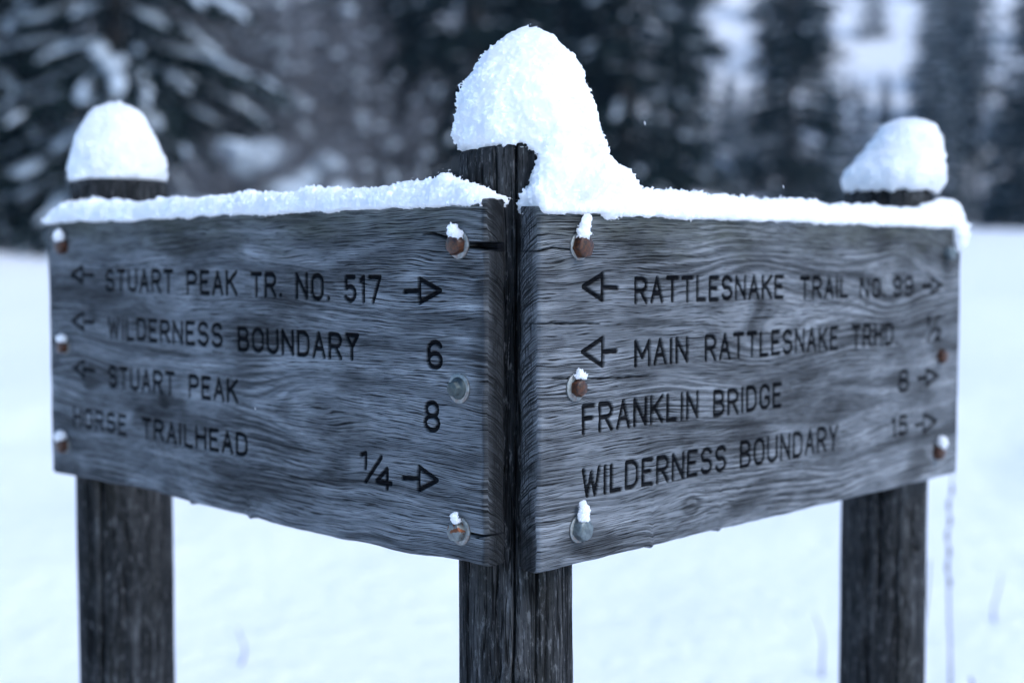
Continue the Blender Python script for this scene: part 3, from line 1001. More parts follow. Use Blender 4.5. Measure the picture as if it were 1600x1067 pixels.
def crumb(P, seed, k=1.0):
    """crumbly surface of fresh snow, metres"""
    x, y, z = P[:, 0] + seed, P[:, 1] + seed * 1.3, P[:, 2]
    n = pnoise(x / .034, y / .034, z / .034) * .0036 + pnoise(x / .016, y / .016, z / .016) * .0018
    n += np.abs(pnoise(x / .0085, y / .0085, z / .0085)) ** 1.4 * .0024
    n += np.clip(pnoise(x / .0048, y / .0048, z / .0048) - .08, 0, 1) * .0042
    n += np.clip(pnoise(x / .0032, y / .0032, z / .0032) - .24, 0, 1) * .0085
    return -(n * k) + .0006 * k


def snow_part(sdf, lo, hi, h, seed, k=1.0, band=.012, open_lo=False, open_hi=False):
    """surface of crumbly snow in a box; open ends continue in the next box"""
    g = [lo[i] + h * np.arange(int(np.ceil((hi[i] - lo[i]) / h - 1e-6)) + 1) for i in range(3)]
    Gx, Gy, Gz = np.meshgrid(*g, indexing='ij')
    D = sdf(Gx, Gy, Gz)
    m = np.abs(D) < band
    P = np.stack([Gx[m], Gy[m], Gz[m]], -1)
    D[m] += crumb(P, seed, k)
    if not open_lo: D[0] = 1
    if not open_hi: D[-1] = 1
    D[:, [0, -1]] = 1; D[:, :, [0, -1]] = 1
    V, F = surface_nets(D, lo, h)
    if open_lo:                                   # the first layer of cells belongs to the box before
        F = F[(V[F][:, :, 0] > lo[0] + h).any(1)]
    return V, F, g[0]


def snow_mesh(name, sdf, lo, hi, h, seed, k=1.0, band=.012):
    V, F, _ = snow_part(sdf, lo, hi, h, seed, k, band)
    return mesh(name, V, F)


def smin(a, b, k):
    t = np.clip(.5 + .5 * (b - a) / k, 0, 1)
    return b + (a - b) * t - k * t * (1 - t)


def ell(x, y, z, c, r):
    q = np.sqrt(((x - c[0]) / r[0]) ** 2 + ((y - c[1]) / r[1]) ** 2 + ((z - c[2]) / r[2]) ** 2)
    return (q - 1) * min(r)


def loft(tab, depth_f=1.0, yshift=0.0):
    """tab rows: z, left, right (metres); round section with that width"""
    tab = np.array(sorted(tab))

    def f(x, y, z):
        l, r = np.interp(z, tab[:, 0], tab[:, 1]), np.interp(z, tab[:, 0], tab[:, 2])
        c, hw = (l + r) / 2, np.maximum((r - l) / 2, 1e-4)
        q = np.sqrt((x - c) ** 2 + ((y - yshift) / depth_f) ** 2) - hw
        return np.maximum(q * .8, np.maximum(tab[0, 0] - z, z - tab[-1, 0]))
    return f


def world_obj(name, me, loc, label, rz=0, cat='snow', group='snow lying on the trail sign'):
    o = obj(name, me, M_SNOW)
    o.location = loc
    o.rotation_euler = (0, 0, rz)
    return tag(o, label, cat, group)


# middle cap (local origin: top of the middle post); px -> m at 1.52 m
k = 1.525 / 2091
pxr = [(41, 822, 836), (46, 808, 849), (52, 796, 861), (60, 784, 871), (70, 772, 881), (83, 757, 893), (98, 744, 903), (115, 733, 910), (131, 723, 913), (150, 717, 921), (164, 713, 927), (182, 711, 931), (200, 711, 933), (216, 713, 933), (228, 716, 932), (236, 724, 930)]
TOPZ = 1.580
tab = [((229 - yy) * k, (l - 806.5) * k, (r - 806.5) * k) for yy, l, r in pxr]
cap_f = loft(tab, .92, .003)
kl = 2.165 / 2091
pxl = [(160, 178, 192), (164, 165, 206), (170, 155, 216), (180, 145, 226), (195, 135, 236), (210, 127, 243), (225, 122, 250), (240, 119, 256), (255, 117, 261), (270, 115, 262), (278, 113, 262), (285, 120, 258)]
tab = [((281 - yy) * kl, (l - 190) * kl, (r - 190) * kl) for yy, l, r in pxl]
f_l = loft(tab, .95)
world_obj('snow_mound', snow_mesh('snow_mound', lambda x, y, z: np.maximum(f_l(x, y, z), -np.maximum(np.hypot(x, y) - .074, z)), (-.10, -.095, -.02), (.10, .095, .14), .0021, 5.0), (-.632, 2.165, 1.580),
          'smooth dome of snow on top of the post behind the STUART PEAK board')
pxq = [(184, 1408, 1428), (189, 1390, 1446), (196, 1378, 1456), (208, 1368, 1463), (222, 1360, 1468), (236, 1350, 1470), (244, 1338, 1472), (254, 1332, 1473), (264, 1322, 1474), (276, 1316, 1472), (290, 1317, 1468), (300, 1322, 1462)]
tab = [((298 - yy) * kl, (l - 1388) * kl, (r - 1388) * kl) for yy, l, r in pxq]
f_r = loft(tab, .95)
world_obj('snow_mound', snow_mesh('snow_mound', lambda x, y, z: np.maximum(f_r(x, y, z), -np.maximum(np.hypot(x, y) - .068, z)), (-.10, -.10, -.02), (.11, .10, .14), .0021, 9.0), (.614, 2.189, 1.566),
          'lopsided snow cap on top of the post behind the RATTLESNAKE board')


# ridges on the boards' top edges, in board coordinates with z = 0 at the board's top
def ridge(hts, L, ext0, ext1, lumps=(), wid=.0205, cut=None):
    hts = np.array(hts)

    def f(x, y, z):
        h = np.interp(x, hts[:, 0], hts[:, 1])
        yc = y - BT / 2
        h = np.maximum(h, .002)
        zz = np.where(z > -.003, (z + .003) / h, (z + .003) / (.0055 + .004 * pnoise(x / .03, .4, .1)))
        d = (np.sqrt((yc / wid) ** 2 + zz ** 2) - 1) * np.minimum(wid, h) * .9
        d = np.maximum(d, np.maximum(ext0 - x, x - ext1))
        for c, r in lumps:
            d = smin(d, ell(x, y, z, c, r), .008)
        if cut is not None:
            d = np.maximum(d, cut(x, y, z))
        return d
    return f


def place_on(bo_org, dirv, z):
    return (bo_org[0], bo_org[1], z), math.atan2(dirv[1], dirv[0])


def post_cut(org, dirv, c, r):
    ang = math.atan2(dirv[1], dirv[0])
    dx, dy = c[0] - org[0], c[1] - org[1]
    lx, ly = dx * math.cos(ang) + dy * math.sin(ang), -dx * math.sin(ang) + dy * math.cos(ang)
    return lambda x, y, z: -(np.hypot(x - lx, y - ly) - r)


hl = [(-.01, .007), (.01, .022), (.05, .029), (.12, .031), (.17, .026), (.25, .023), (.35, .025), (.45, .022), (.52, .026), (.60, .022), (.68, .025), (.76, .022), (.82, .024), (.88, .026), (.915, .030), (.935, .027), (.955, .023), (.972, .015), (.985, .006)]
c1 = post_cut((-.734, 2.1205), (.7130, -.7012), (.005, 1.537), .0672)
c2 = post_cut((-.734, 2.1205), (.7130, -.7012), (-.632, 2.165), .0762)
f = ridge(hl, LL, -.006, .984, cut=lambda x, y, z: np.maximum(c1(x, y, z), c2(x, y, z)))
loc, rz = place_on((-.734, 2.1205), (.7130, -.7012), 1.1175 + BH)
world_obj('snow_ridge', snow_mesh('snow_ridge', f, (-.025, -.02, -.018), (1.02, .055, .06), .0017, 21.0), loc, 'long low ridge of snow along the top of the STUART PEAK board', rz)
hr = [(-.02, .01), (.03, .04), (.09, .045), (.13, .036), (.17, .030), (.25, .027), (.35, .028), (.45, .026), (.55, .027), (.65, .025), (.75, .026), (.84, .024), (.90, .028), (.94, .034), (.97, .040), (.99, .034), (1.005, .022), (1.02, .008)]
lumps = [((.037, .012, .028), (.029, .026, .033)), ((.060, .012, .042), (.042, .029, .042)), ((.076, .010, .066), (.034, .030, .030)), ((.105, .018, .036), (.040, .026, .034)), ((.140, .018, .026), (.040, .022, .026)), ((.118, .008, -.002), (.020, .014, .014)),
         ((.996, -.004, -.018), (.016, .012, .022)), ((.982, .014, .018), (.028, .021, .022))]
c1 = post_cut((.030, 1.436), (.6890, .7248), (.005, 1.537), .0672)
c2 = post_cut((.030, 1.436), (.6890, .7248), (.614, 2.189), .0697)
ridge_r = ridge(hr, LR, .004, 1.016, lumps, cut=lambda x, y, z: np.maximum(c1(x, y, z), c2(x, y, z)))


def mass(x, y, z):
    """snow of the middle post and of the right board in one field, board coordinates"""
    xw = .030 + .6890 * x - .7248 * y - .005
    yw = 1.436 + .7248 * x + .6890 * y - 1.537
    zw = z + 1.110 + BH - TOPZ
    d = smin(cap_f(xw, yw, zw), ridge_r(x, y, z), .013)
    seat = np.maximum(np.hypot(xw, yw) - .0664, zw - (.0005 + .09 * xw))
    return np.maximum(d, -seat)


loc, rz = place_on((.030, 1.436), (.6890, .7248), 1.110 + BH)
hh = .0017
V1, F1, g1 = snow_part(mass, (-.06, -.04, -.045), (.172, .20, .24), hh, 33.0, open_hi=True)
V2, F2, _ = snow_part(mass, (g1[-2], -.04, -.045), (1.04, .065, .075), hh, 33.0, open_lo=True)
bm = bmesh.new()
bm.from_mesh(mesh('snow_mound', np.concatenate([V1, V2]), np.concatenate([F1, F2 + len(V1)])))
bmesh.ops.remove_doubles(bm, verts=bm.verts, dist=2e-5)
me = bpy.data.meshes.new('snow_mound')
bm.to_mesh(me)
bm.free()
world_obj('snow_mound', me, loc, 'tall snow mound on the middle post running into the ridge along the RATTLESNAKE board', rz)


# clumps on the bolts
def clump(bo, x, z, blobs, seed, label, h=.0007, kk=.62):
    f = None

    def sdf(X, Y, Z):
        d = None
        for c, r in blobs:
            e = ell(X, Y, Z, c, r)
            d = e if d is None else smin(d, e, .003)
        return np.maximum(d, Y + .0006) if True else d
    blobs = [(c, tuple(v * .84 for v in q)) for c, q in blobs]
    lo = np.min([np.array(c) - np.array(r) for c, r in blobs], 0) - .004
    hi = np.max([np.array(c) + np.array(r) for c, r in blobs], 0) + .004
    me = snow_mesh('snow_clump', sdf, lo, hi, h, seed, kk, .006)
    o = obj('snow_clump', me, M_SNOW)
    m = Matrix.Translation(bo.location) @ Matrix.Rotation(bo.rotation_euler.z, 4, 'Z') @ Matrix.Translation((x, 0, z))
    o.matrix_world = m
    return tag(o, label, 'snow', 'snow clumps on the bolts')


clump(BL, Lx(.0402), .3515, [((.001, -.008, .013), (.008, .007, .006)), ((-.001, -.008, .018), (.0055, .006, .005)), ((.006, -.007, .011), (.005, .006, .004))], 2, 'small snow clump on the rusty bolt above the split in the STUART PEAK board')
clump(BL, Lx(.0392), .0385, [((.001, -.009, .013), (.0085, .007, .006)), ((-.001, -.008, .019), (.0055, .006, .005))], 3, 'snow clump on the half rusted bolt below the carved 1/4')
clump(BL, Lx(.934), .3575, [((0, -.010, .015), (.011, .010, .013))], 4, 'round snow clump on the far upper bolt of the STUART PEAK board', .0012)
clump(BL, Lx(.935), .2015, [((0, -.008, .012), (.009, .008, .007))], 5, 'thin snow clump on the bolt beside the arrow before WILDERNESS', .0012)
clump(BL, Lx(.942), .0470, [((0, -.009, .015), (.011, .010, .011))], 6, 'snow clump on the far lower bolt beside HORSE TRAILHEAD', .0012)
clump(BR, .0637, .3575, [((0, -.009, .014), (.009, .008, .007)), ((.001, -.009, .023), (.0075, .007, .007)), ((.004, -.008, .030), (.0055, .006, .006)), ((-.004, -.010, .011), (.005, .005, .004))], 7, 'tall crumbly snow clump on the dark bolt above the arrow before RATTLESNAKE')
clump(BR, .0580, .2015, [((.002, -.008, .013), (.008, .006, .0035)), ((.000, -.007, .017), (.004, .004, .004))], 8, 'thin snow crust on the middle bolt beside FRANKLIN BRIDGE')
clump(BR, .0640, .0425, [((0, -.009, .014), (.009, .008, .008)), ((.001, -.009, .022), (.0085, .008, .008)), ((-.001, -.008, .029), (.006, .006, .0055))], 9, 'tall snow clump on the galvanised bolt under WILDERNESS BOUNDARY')
clump(BR, .935, .0400, [((0, -.010, .015), (.011, .010, .012))], 10, 'round snow clump on the far lower bolt of the RATTLESNAKE board', .0012)


# ------------------------------------------------------------------ trees
def octa(sub=1):
    V = [(1, 0, 0), (-1, 0, 0), (0, 1, 0), (0, -1, 0), (0, 0, 1), (0, 0, -1)]
    F = [(0, 2, 4), (2, 1, 4), (1, 3, 4), (3, 0, 4), (2, 0, 5), (1, 2, 5), (3, 1, 5), (0, 3, 5)]
    V = [np.array(v, float) for v in V]
    for _ in range(sub):
        mid, nf = {}, []

        def m(a, b):
            kk = (min(a, b), max(a, b))
            if kk not in mid:
                v = V[a] + V[b]; V.append(v / np.linalg.norm(v)); mid[kk] = len(V) - 1
            return mid[kk]
        for a, b, c in F:
            ab, bc, ca = m(a, b), m(b, c), m(c, a)
            nf += [(a, ab, ca), (ab, b, bc), (ca, bc, c), (ab, bc, ca)]
        F = nf
    return np.array(V), np.array(F)


OV, OF = octa(1)


def tube(pts, rad, n=6):
    pts = np.array(pts, float)
    V, F = [], []
    for i, (q, r) in enumerate(zip(pts, rad)):
        d = pts[min(i + 1, len(pts) - 1)] - pts[max(i - 1, 0)]
        d /= np.linalg.norm(d) + 1e-9
        a = np.cross(d, (0.3, 1, 0.2)); a /= np.linalg.norm(a); b = np.cross(d, a)
        th = np.linspace(0, 2 * np.pi, n, endpoint=False)
        V.append(q + r * (np.cos(th)[:, None] * a + np.sin(th)[:, None] * b))
    for i in range(len(pts) - 1):
        a = i * n + np.arange(n); b = a + n
        F.append(np.stack([a, np.roll(a, -1), np.roll(b, -1), b], -1))
    return np.concatenate(V), np.concatenate(F)


class Acc:
    def __init__(self): self.v, self.f, self.n = [], [], 0

    def add(self, V, F):
        self.v.append(V); self.f.append(np.asarray(F) + self.n); self.n += len(V)

    def mesh(self, name, sm=True): return mesh(name, np.concatenate(self.v), np.concatenate(self.f), sm)


def conifer(seed, H, R0, snowy, nwh, nb, ntw, detail=1.0, low=0.25):
    """meshes (trunk, crown, snow) of a conifer H tall, R0 wide at the base"""
    g = np.random.default_rng(seed)
    zt = np.linspace(-.6, H, 10)
    tv, tf = tube([(g.normal() * .02 * z / H, g.normal() * .02, z) for z in zt], [max(.012, .018 * H * (1 - max(z, 0) / H) * .62) for z in zt], 8)
    trunk = mesh('trunk', tv, tf)
    fol, sn = Acc(), Acc()
    for wv in range(nwh):
        f = (wv + g.uniform(-.3, .3)) / nwh
        f = np.clip(f, 0, 1) ** 1.12
        h = low + f * (H - low - .15)
        Rw = R0 * (1 - (h / H)) ** .85 * g.uniform(.8, 1.1) + .08
        n = max(3, int(nb * (0.55 + .45 * (1 - f))))
        a0 = g.uniform(0, 6.28)
        for b in range(n):
            az = a0 + b * 6.283 / n + g.normal() * .22
            L = Rw * g.uniform(.62, 1.12)
            d = np.array([math.cos(az), math.sin(az), 0]); sd_ = np.array([-d[1], d[0], 0])
            rise = .35 * f - .05 + g.normal() * .08
            droop = (.42 - .25 * f) * (1.15 if snowy > .5 else .9) * g.uniform(.7, 1.25)
            ns = 7
            s = np.linspace(.06, 1, ns)
            path = d * (s * L)[:, None] + np.array([0, 0, 1]) * (h + rise * s * L - droop * L * s ** 2 + .18 * droop * L * s ** 4)[:, None] + sd_ * (g.normal() * .10 * L * s ** 2)[:, None]
            nt = max(4, int(ntw * L / R0))
            # twigs of needles: splayed tufts either side of the branch
            ts = g.uniform(.12, 1, nt * 2) ** .85
            side = np.where(np.arange(nt * 2) % 2, 1.0, -1.0)
            base = np.stack([np.interp(ts, s, path[:, c]) for c in range(3)], -1)
            tl = L * (.13 + .30 * (1 - ts)) * g.uniform(.7, 1.2, nt * 2) + .10
            ang = R(52) + g.normal(size=nt * 2) * .25
            td = d * np.cos(ang)[:, None] + sd_ * (side * np.sin(ang))[:, None] + np.array([0, 0, 1]) * (-.18 - g.uniform(0, .42, nt * 2))[:, None]
            td /= np.linalg.norm(td, axis=1)[:, None]
            nq = 5 if detail >= 1 else 3
            for q in range(nq):
                fq = (q + g.uniform(.0, 1.0, nt * 2)) / nq
                o = base + td * (tl * fq)[:, None]
                dir2 = td + g.normal(size=(nt * 2, 3)) * .42
                dir2 /= np.linalg.norm(dir2, axis=1)[:, None]
                wv_ = np.cross(dir2, g.normal(size=(nt * 2, 3)) * .6 + np.array([0, 0, 1]))
                wv_ /= np.linalg.norm(wv_, axis=1)[:, None] + 1e-9
                ll = g.uniform(.10, .20, nt * 2)[:, None] * (1.3 if detail < 1 else 1); ww = g.uniform(.018, .036, nt * 2)[:, None] * (1.7 if detail < 1 else 1.15)
                V = np.stack([o - wv_ * ww, o + wv_ * ww, o + dir2 * ll], 1).reshape(-1, 3)
                fol.add(V, np.arange(len(V)).reshape(-1, 3))
            # snow lying along the branch
            nsn = g.binomial(7 if detail >= 1 else 3, min(.98, snowy))
            for q in range(nsn):
                sq = g.uniform(.35, 1.0)
                c = np.array([np.interp(sq, s, path[:, k_]) for k_ in range(3)]) + sd_ * g.normal() * .10 * L * (1.2 - sq) + np.array([0, 0, .03])
                big = (.72 + .55 * snowy) * g.uniform(.55, 1.35)
                rl, rw, rh = .215 * big, .080 * big, .050 * big
                sl = (rise - 2 * droop * sq) * .9
                ax = d + np.array([0, 0, sl]); ax /= np.linalg.norm(ax)
                up = np.cross(ax, sd_) * -1
                if up[2] < 0: up = -up
                nzv = 1 + .38 * pnoise(OV[:, 0] * 1.4 + seed + wv, OV[:, 1] * 1.4 + b, OV[:, 2] * 1.4 + q * 3.1)
                Q = OV * nzv[:, None]
                V = c + ax * (Q[:, :1] * rl) + sd_ * (Q[:, 1:2] * rw) + up * (np.maximum(Q[:, 2:], -.35) * rh)
                sn.add(V, OF)
    return trunk, fol.mesh('crown', False), (sn.mesh('snow_load') if sn.n else None)


def make_tree(name, meshes, x, y, rz, sc, label, cat='tree', group=None):
    t = obj(name, None)
    t.location = (x, y, float(ground_z(x, y)) - .05)
    t.rotation_euler = (0, 0, rz)
    t.scale = (sc, sc, sc)
    tag(t, label, cat, group)
    obj('trunk', meshes[0], M_BARK, t)
    obj('crown', meshes[1], M_FOL, t)
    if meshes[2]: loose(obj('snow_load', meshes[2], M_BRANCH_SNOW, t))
    return t


def px_xy(px, dist):
    return (px - 800) / 2091 * dist, dist


C_HEAVY = conifer(11, 13, 2.1, .80, 36, 9, 22)
C_HEAVY2 = conifer(12, 12, 2.2, .62, 34, 9, 20)
C_DARK = conifer(13, 15, 2.2, .12, 40, 9, 26)
C_DARK2 = conifer(14, 16, 1.9, .16, 42, 9, 26)
C_YOUNG = conifer(15, 6.5, 1.5, .30, 26, 8, 18)
C_FAR = conifer(16, 14, 2.1, .40, 30, 8, 15, .5)
C_FAR2 = conifer(17, 12, 1.8, .55, 28, 8, 15, .5)

TREES = [  # px, distance, meshes, scale, rotation, label
    (188, 17.0, C_HEAVY, 1.0, .4, 'big spruce with thick snow on its boughs behind the STUART PEAK post'),
    (-95, 17.6, C_HEAVY2, 1.0, 1.9, 'snow-laden spruce cut by the picture edge beyond the STUART PEAK board'),
    (30, 23.0, C_DARK, 1.0, .9, 'dark spruce in the gap between the two snowiest spruces'),
    (300, 25.0, C_DARK2, .95, 2.2, 'dark spruce behind the purplish bare shrubs'),
    (640, 27.0, C_DARK, .95, 2.9, 'dark spruce behind the bare shrubs near the middle post'),
    (745, 25.0, C_DARK2, 1.05, .2, 'dark spruce directly behind the tall middle snow cap'),
    (880, 26.5, C_DARK, 1.05, 1.1, 'dark spruce just beyond the snow heap of the RATTLESNAKE board'),
    (975, 25.5, C_DARK2, 1.0, 4.0, 'dark spruce at the edge of the pale gap in the forest'),
    (560, 33.0, C_DARK2, 1.0, 5.2, 'spruce standing deeper in the forest between shrubs and middle post'),
    (815, 35.0, C_DARK, 1.0, 3.3, 'spruce hidden behind the middle snow cap deep in the forest'),
    (1233, 37.0, C_DARK2, .93, 2.6, 'single dark spruce standing between two pale snowy gaps'),
    (1148, 58.0, C_FAR2, .52, .6, 'frosted spruce low in the narrow pale gap'),
    (1342, 47.0, C_YOUNG, .8, 1.4, 'short dark spruce below the bright snowy opening'),
    (1448, 50.0, C_HEAVY2, .72, 2.4, 'snowy spruce behind the RATTLESNAKE post snow cap'),
    (1520, 60.0, C_FAR, 1.05, .8, 'hazy spruce beyond the far end of the RATTLESNAKE board'),
    (1625, 43.0, C_DARK, .95, 5.0, 'dark spruce at the right picture edge above the field'),
    (1475, 70.0, C_FAR, 1.0, 3.7, 'hazy spruce right of the RATTLESNAKE post snow cap'),
    (1300, 62.0, C_YOUNG, .95, 4.4, 'young spruce below the bright opening beside the single dark spruce'),
    (1575, 52.0, C_YOUNG, 1.0, .2, 'young spruce at the field edge near the right picture edge'),
    (1135, 72.0, C_YOUNG, .65, 1.2, 'small frosted spruce low in the narrow pale gap, on its near-post side'),
    (1168, 67.0, C_YOUNG, .75, 3.2, 'small frosted spruce in the narrow pale gap beside the single dark spruce'),
    (1290, 74.0, C_YOUNG, .5, 5.2, 'small hazy spruce at the near-post corner of the bright opening'),
    (1378, 76.0, C_YOUNG, .5, 2.2, 'small hazy spruce at the foot of the bright opening'),
    (1322, 84.0, C_YOUNG, .32, .2, 'small pale spruce deep below the bright opening'),
    (-330, 19.0, C_DARK, .95, 3.1, 'dark spruce past the STUART PEAK end of the sign, beyond the picture edge'),
    (-560, 21.0, C_HEAVY2, 1.05, .3, 'snowy spruce far past the STUART PEAK end of the sign'),
    (1790, 40.0, C_DARK2, 1.0, 1.3, 'dark spruce past the RATTLESNAKE end of the sign, beyond the picture edge'),
    (1985, 44.0, C_DARK, 1.05, 2.3, 'tall dark spruce far past the RATTLESNAKE end of the sign'),
    (2150, 41.0, C_DARK2, .95, 5.3, 'slender dark spruce farthest past the RATTLESNAKE end of the sign'),
    (1480, 56.0, C_YOUNG, .9, 2.0, 'young spruce at the field edge behind the end of the RATTLESNAKE board'),
]
for px, dist, ms, sc, rz, lab in TREES:
    x, y = px_xy(px, dist)
    make_tree('spruce_tree', ms, x, y, rz, sc, lab, group='spruces at the field edge')

# the wooded hillside: rows of spruces with snowy openings
g = np.random.default_rng(5)
first = {}
placed = []
HL = ('far spruce deep in the forest behind the row of dark spruces', 'far spruce on the hazy slope between the two pale gaps', 'far spruce on the hazy hillside above the RATTLESNAKE post snow cap')
tries = 0
while len(placed) < 150 and tries < 9000:
    tries += 1
    y = g.uniform(42, 165)
    px = g.uniform(-250, 1850)
    x = (px - 800) / 2091 * y
    if px > 1060 and y < 66: continue
    if px < 1040 and g.uniform() < .75: continue
    if px > 1080:
        if 1258 < px < 1425 and y > 62 and not (y > 98 and g.uniform() < .5): continue
        if 1100 < px < 1198: continue
        if 1505 < px < 1590 and y > 70: continue
        if g.uniform() < .15: continue
    if any((x - a) ** 2 + (y - b) ** 2 < 3.0 ** 2 for a, b in placed): continue
    placed.append((x, y))
    kx = int(g.integers(0, 2))
    sc = g.uniform(.7, 1.15) if not 1258 < px < 1425 else g.uniform(.45, .8)
    if kx not in first:
        first[kx] = make_tree('spruce_tree', (C_FAR, C_FAR2)[kx], x, y, g.uniform(0, 6.28), sc, HL[0 if px < 1100 else 1 if px < 1340 else 2], group='spruces on the hillside')
    else:
        o = dup(first[kx], (x, y, float(ground_z(x, y)) - .05), g.uniform(0, 6.28), sc)
        o['label'] = HL[0 if px < 1100 else 1 if px < 1340 else 2]


# bare frosted shrubs between the snowy spruce and the dark forest
def shrub(seed, H, W_, nst):
    g = np.random.default_rng(seed)
    A, Sn = Acc(), Acc()
    for s in range(nst):
        az, lean = g.uniform(0, 6.28), g.uniform(.1, .55)
        h = H * g.uniform(.6, 1)
        t = np.linspace(0, 1, 6)
        top = np.array([math.cos(az) * lean * W_, math.sin(az) * lean * W_, h])
        pts = np.stack([top[0] * t ** 1.3, top[1] * t ** 1.3, top[2] * t], -1) + np.array([math.cos(az), math.sin(az), 0]) * .08 + g.normal(size=(6, 3)) * .04
        V, F = tube(pts, .018 * (1 - t) + .004, 4)
        A.add(V, F)
        for b in range(16):
            tb = g.uniform(.2, .95)
            o = np.array([np.interp(tb, t, pts[:, c]) for c in range(3)])
            dv = g.normal(size=3) * .6 + np.array([math.cos(az), math.sin(az), .9])
            dv /= np.linalg.norm(dv)
            l = g.uniform(.35, .9)
            bp = [o, o + dv * l * .5 + g.normal(size=3) * .03, o + dv * l + np.array([0, 0, -.06])]
            V, F = tube(bp, [.008, .006, .003], 3)
            A.add(V, F)
            for q in range(5):
                o2 = o + dv * l * g.uniform(.25, 1)
                d2 = dv + g.normal(size=3) * .8; d2 /= np.linalg.norm(d2)
                V, F = tube([o2, o2 + d2 * g.uniform(.15, .4)], [.0055, .003], 3)
                A.add(V, F)
            if g.uniform() < .30 * (1.25 - tb) + .05:
                c = o + dv * l * g.uniform(.3, .9)
                r = g.uniform(.04, .10)
                nzv = 1 + .35 * pnoise(OV[:, 0] * 1.5 + b, OV[:, 1] * 1.5 + s, OV[:, 2] * 1.5)
                Sn.add(c + OV * nzv[:, None] * np.array([r * 1.3, r * 1.1, r * .7]), OF)
    return A.mesh('twigs'), Sn.mesh('snow_load')


def mounds(seed, n, W_, H):
    """low bush buried in snow: rounded pillows of snow over stubby twigs"""
    g = np.random.default_rng(seed)
    Sn = Acc()
    V8, F8 = octa(3)
    for q in range(n):
        c = np.array([g.normal() * W_ * .5, g.normal() * W_ * .3, 0]); c[2] = H * g.uniform(.25, .95) * math.exp(-(c[0] / W_) ** 2)
        r = g.uniform(.14, .28)
        nzv = 1 + .4 * pnoise(V8[:, 0] * 1.6 + q, V8[:, 1] * 1.6, V8[:, 2] * 1.6 + seed)
        Sn.add(c + V8 * nzv[:, None] * np.array([r * 1.2, r, r * .75]), F8)
    return Sn.mesh('snow_load')


SH = [shrub(41, 4.3, 1.6, 26), shrub(42, 3.6, 1.5, 24)]
for px, dist, kx, sc, lab in [(405, 19.5, 0, 1.0, 'tall bare purplish shrub beside the big snowy spruce'), (470, 20.5, 1, 1.15, 'bare purplish shrub in the middle of the thicket behind the STUART PEAK board'),
                              (530, 21.5, 0, .95, 'bare purplish shrub at the dark forest end of the thicket'), (610, 22.0, 1, .8, 'small bare shrub in front of the dark spruces left of the middle post')]:
    x, y = px_xy(px, dist)
    t = obj('bare_shrub', None)
    t.location = (x, y, float(ground_z(x, y)) - .05)
    t.rotation_euler = (0, 0, px * .1); t.scale = (sc, sc, sc)
    tag(t, lab, 'shrub', 'bare shrubs behind the sign')
    loose(obj('twigs', SH[kx][0], M_TWIG, t))
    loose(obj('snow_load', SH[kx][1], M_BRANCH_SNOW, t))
for px, dist, n, Wd, Hh, sd_, lab in [(395, 16.5, 14, .55, 1.35, 51, 'snow-buried bush at the foot of the big snowy spruce'), (500, 17.5, 10, .45, 1.1, 52, 'low snow-buried bush in front of the purplish shrubs'),
                                      (300, 15.6, 9, .5, .9, 53, 'small snow-buried bush right of the STUART PEAK post snow cap')]:
    x, y = px_xy(px, dist)
    t = obj('snowy_bush', None)
    t.location = (x, y, float(ground_z(x, y)) - .05)
    tag(t, lab, 'shrub', 'snow-buried bushes')
    st = SH[1][0]
    o = loose(obj('twigs', st, M_TWIG, t)); o.scale = (.55, .55, .42)
    loose(obj('snow_load', mounds(sd_, n, Wd, Hh), M_BRANCH_SNOW, t))

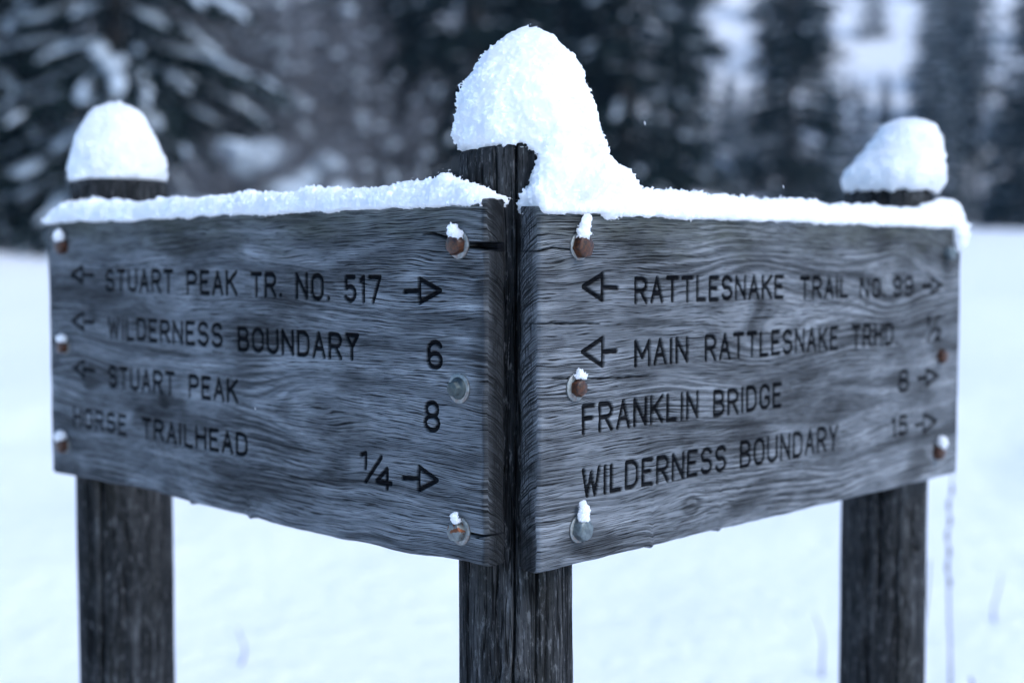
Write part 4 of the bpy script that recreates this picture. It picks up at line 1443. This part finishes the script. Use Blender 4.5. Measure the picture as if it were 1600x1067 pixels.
# ------------------------------------------------------------------ dry stalks poking out of the snow
STALKS = [  # px at the top, distance, height, lean, label, curled
    (1502, 3.1, .74, -.02, 'tall dry grass stalk with small seed heads beside the RATTLESNAKE post', True),
    (1454, 3.0, .55, .02, 'thin dry stalk close beside the RATTLESNAKE post', False),
    (1280, 3.6, .21, .04, 'short leaning stalk left of the RATTLESNAKE post', False),
    (370, 3.7, .14, -.01, 'short dry stalk right of the STUART PEAK post', False),
    (1568, 3.95, .18, .01, 'short stubble stalk near the right picture edge', False)]
for px, dist, hgt, lean, lab, curl in STALKS:
    x, y = px_xy(px, dist)
    z0 = float(ground_z(x, y)) - .03
    A = Acc()
    t = np.linspace(0, 1, 10)
    pts = np.stack([lean * (1 - t) + .012 * np.sin(t * 5 + px), .02 * np.sin(t * 3), hgt * t], -1)
    V, F = tube(pts, .0032 * (1 - t) + .0013, 5)
    A.add(V, F)
    o = obj('grass_stalk', A.mesh('grass_stalk'), M_STRAW)
    o.location = (x, y, z0)
    tag(o, lab, 'dry grass', 'dry stalks in the snow')
    if curl:
        B = Acc()
        for q in range(7):
            tq = .62 + .05 * q
            c = np.array([np.interp(tq, t, pts[:, k_]) for k_ in range(3)]) + np.array([(-1) ** q * .004, 0, 0])
            B.add(c + OV * np.array([.0030, .0030, .014]), OF)
        loose(obj('seed_head', B.mesh('seed_head'), M_STRAW, o))
# curled dry leaf blade low in the corner
th = np.linspace(0, 1, 16)
pts = np.stack([.05 * np.cos(th * 4.2 + 2.6), .01 * th, .30 + .045 * np.sin(th * 4.2 + 2.6) - .28 * np.maximum(0, .25 - th) / .25], -1)
V, F = tube(pts, .0035 * np.ones(16), 5)
x, y = px_xy(1500, 3.0)
o = obj('grass_stalk', mesh('grass_stalk', V, F), M_STRAW)
o.location = (x, y, 1.45 - (1085 - 410) / 2091 * 3.0 - .30)
tag(o, 'curled dry grass blade at the foot of the tall stalk', 'dry grass', 'dry stalks in the snow')

# ------------------------------------------------------------------ a few snowflakes in the air
for (px, py, dist, s, lab) in [(1006, 195, 1.45, .0024, 'tiny snowflake falling in front of the dark spruces beside the middle snow cap'), (1222, 293, 1.5, .0022, 'tiny snowflake falling just above the RATTLESNAKE snow ridge'),
                               (397, 639, 1.40, .0016, 'tiny snowflake falling in front of the end of STUART PEAK lettering')]:
    me = mesh('snowflake', OV * np.array([.4, .4, 1.0]) * s * (1 + .3 * pnoise(OV[:, 0] * 2, OV[:, 1] * 2, OV[:, 2] * 2 + px))[:, None], OF)
    o = obj('snowflake', me, M_SNOW)
    o.location = ((px - 800) / 2091 * dist, dist, 1.45 - (py - 410) / 2091 * dist)
    o.rotation_euler = (0, -.2, 0)
    tag(o, lab, 'snowflake', 'falling snowflakes')
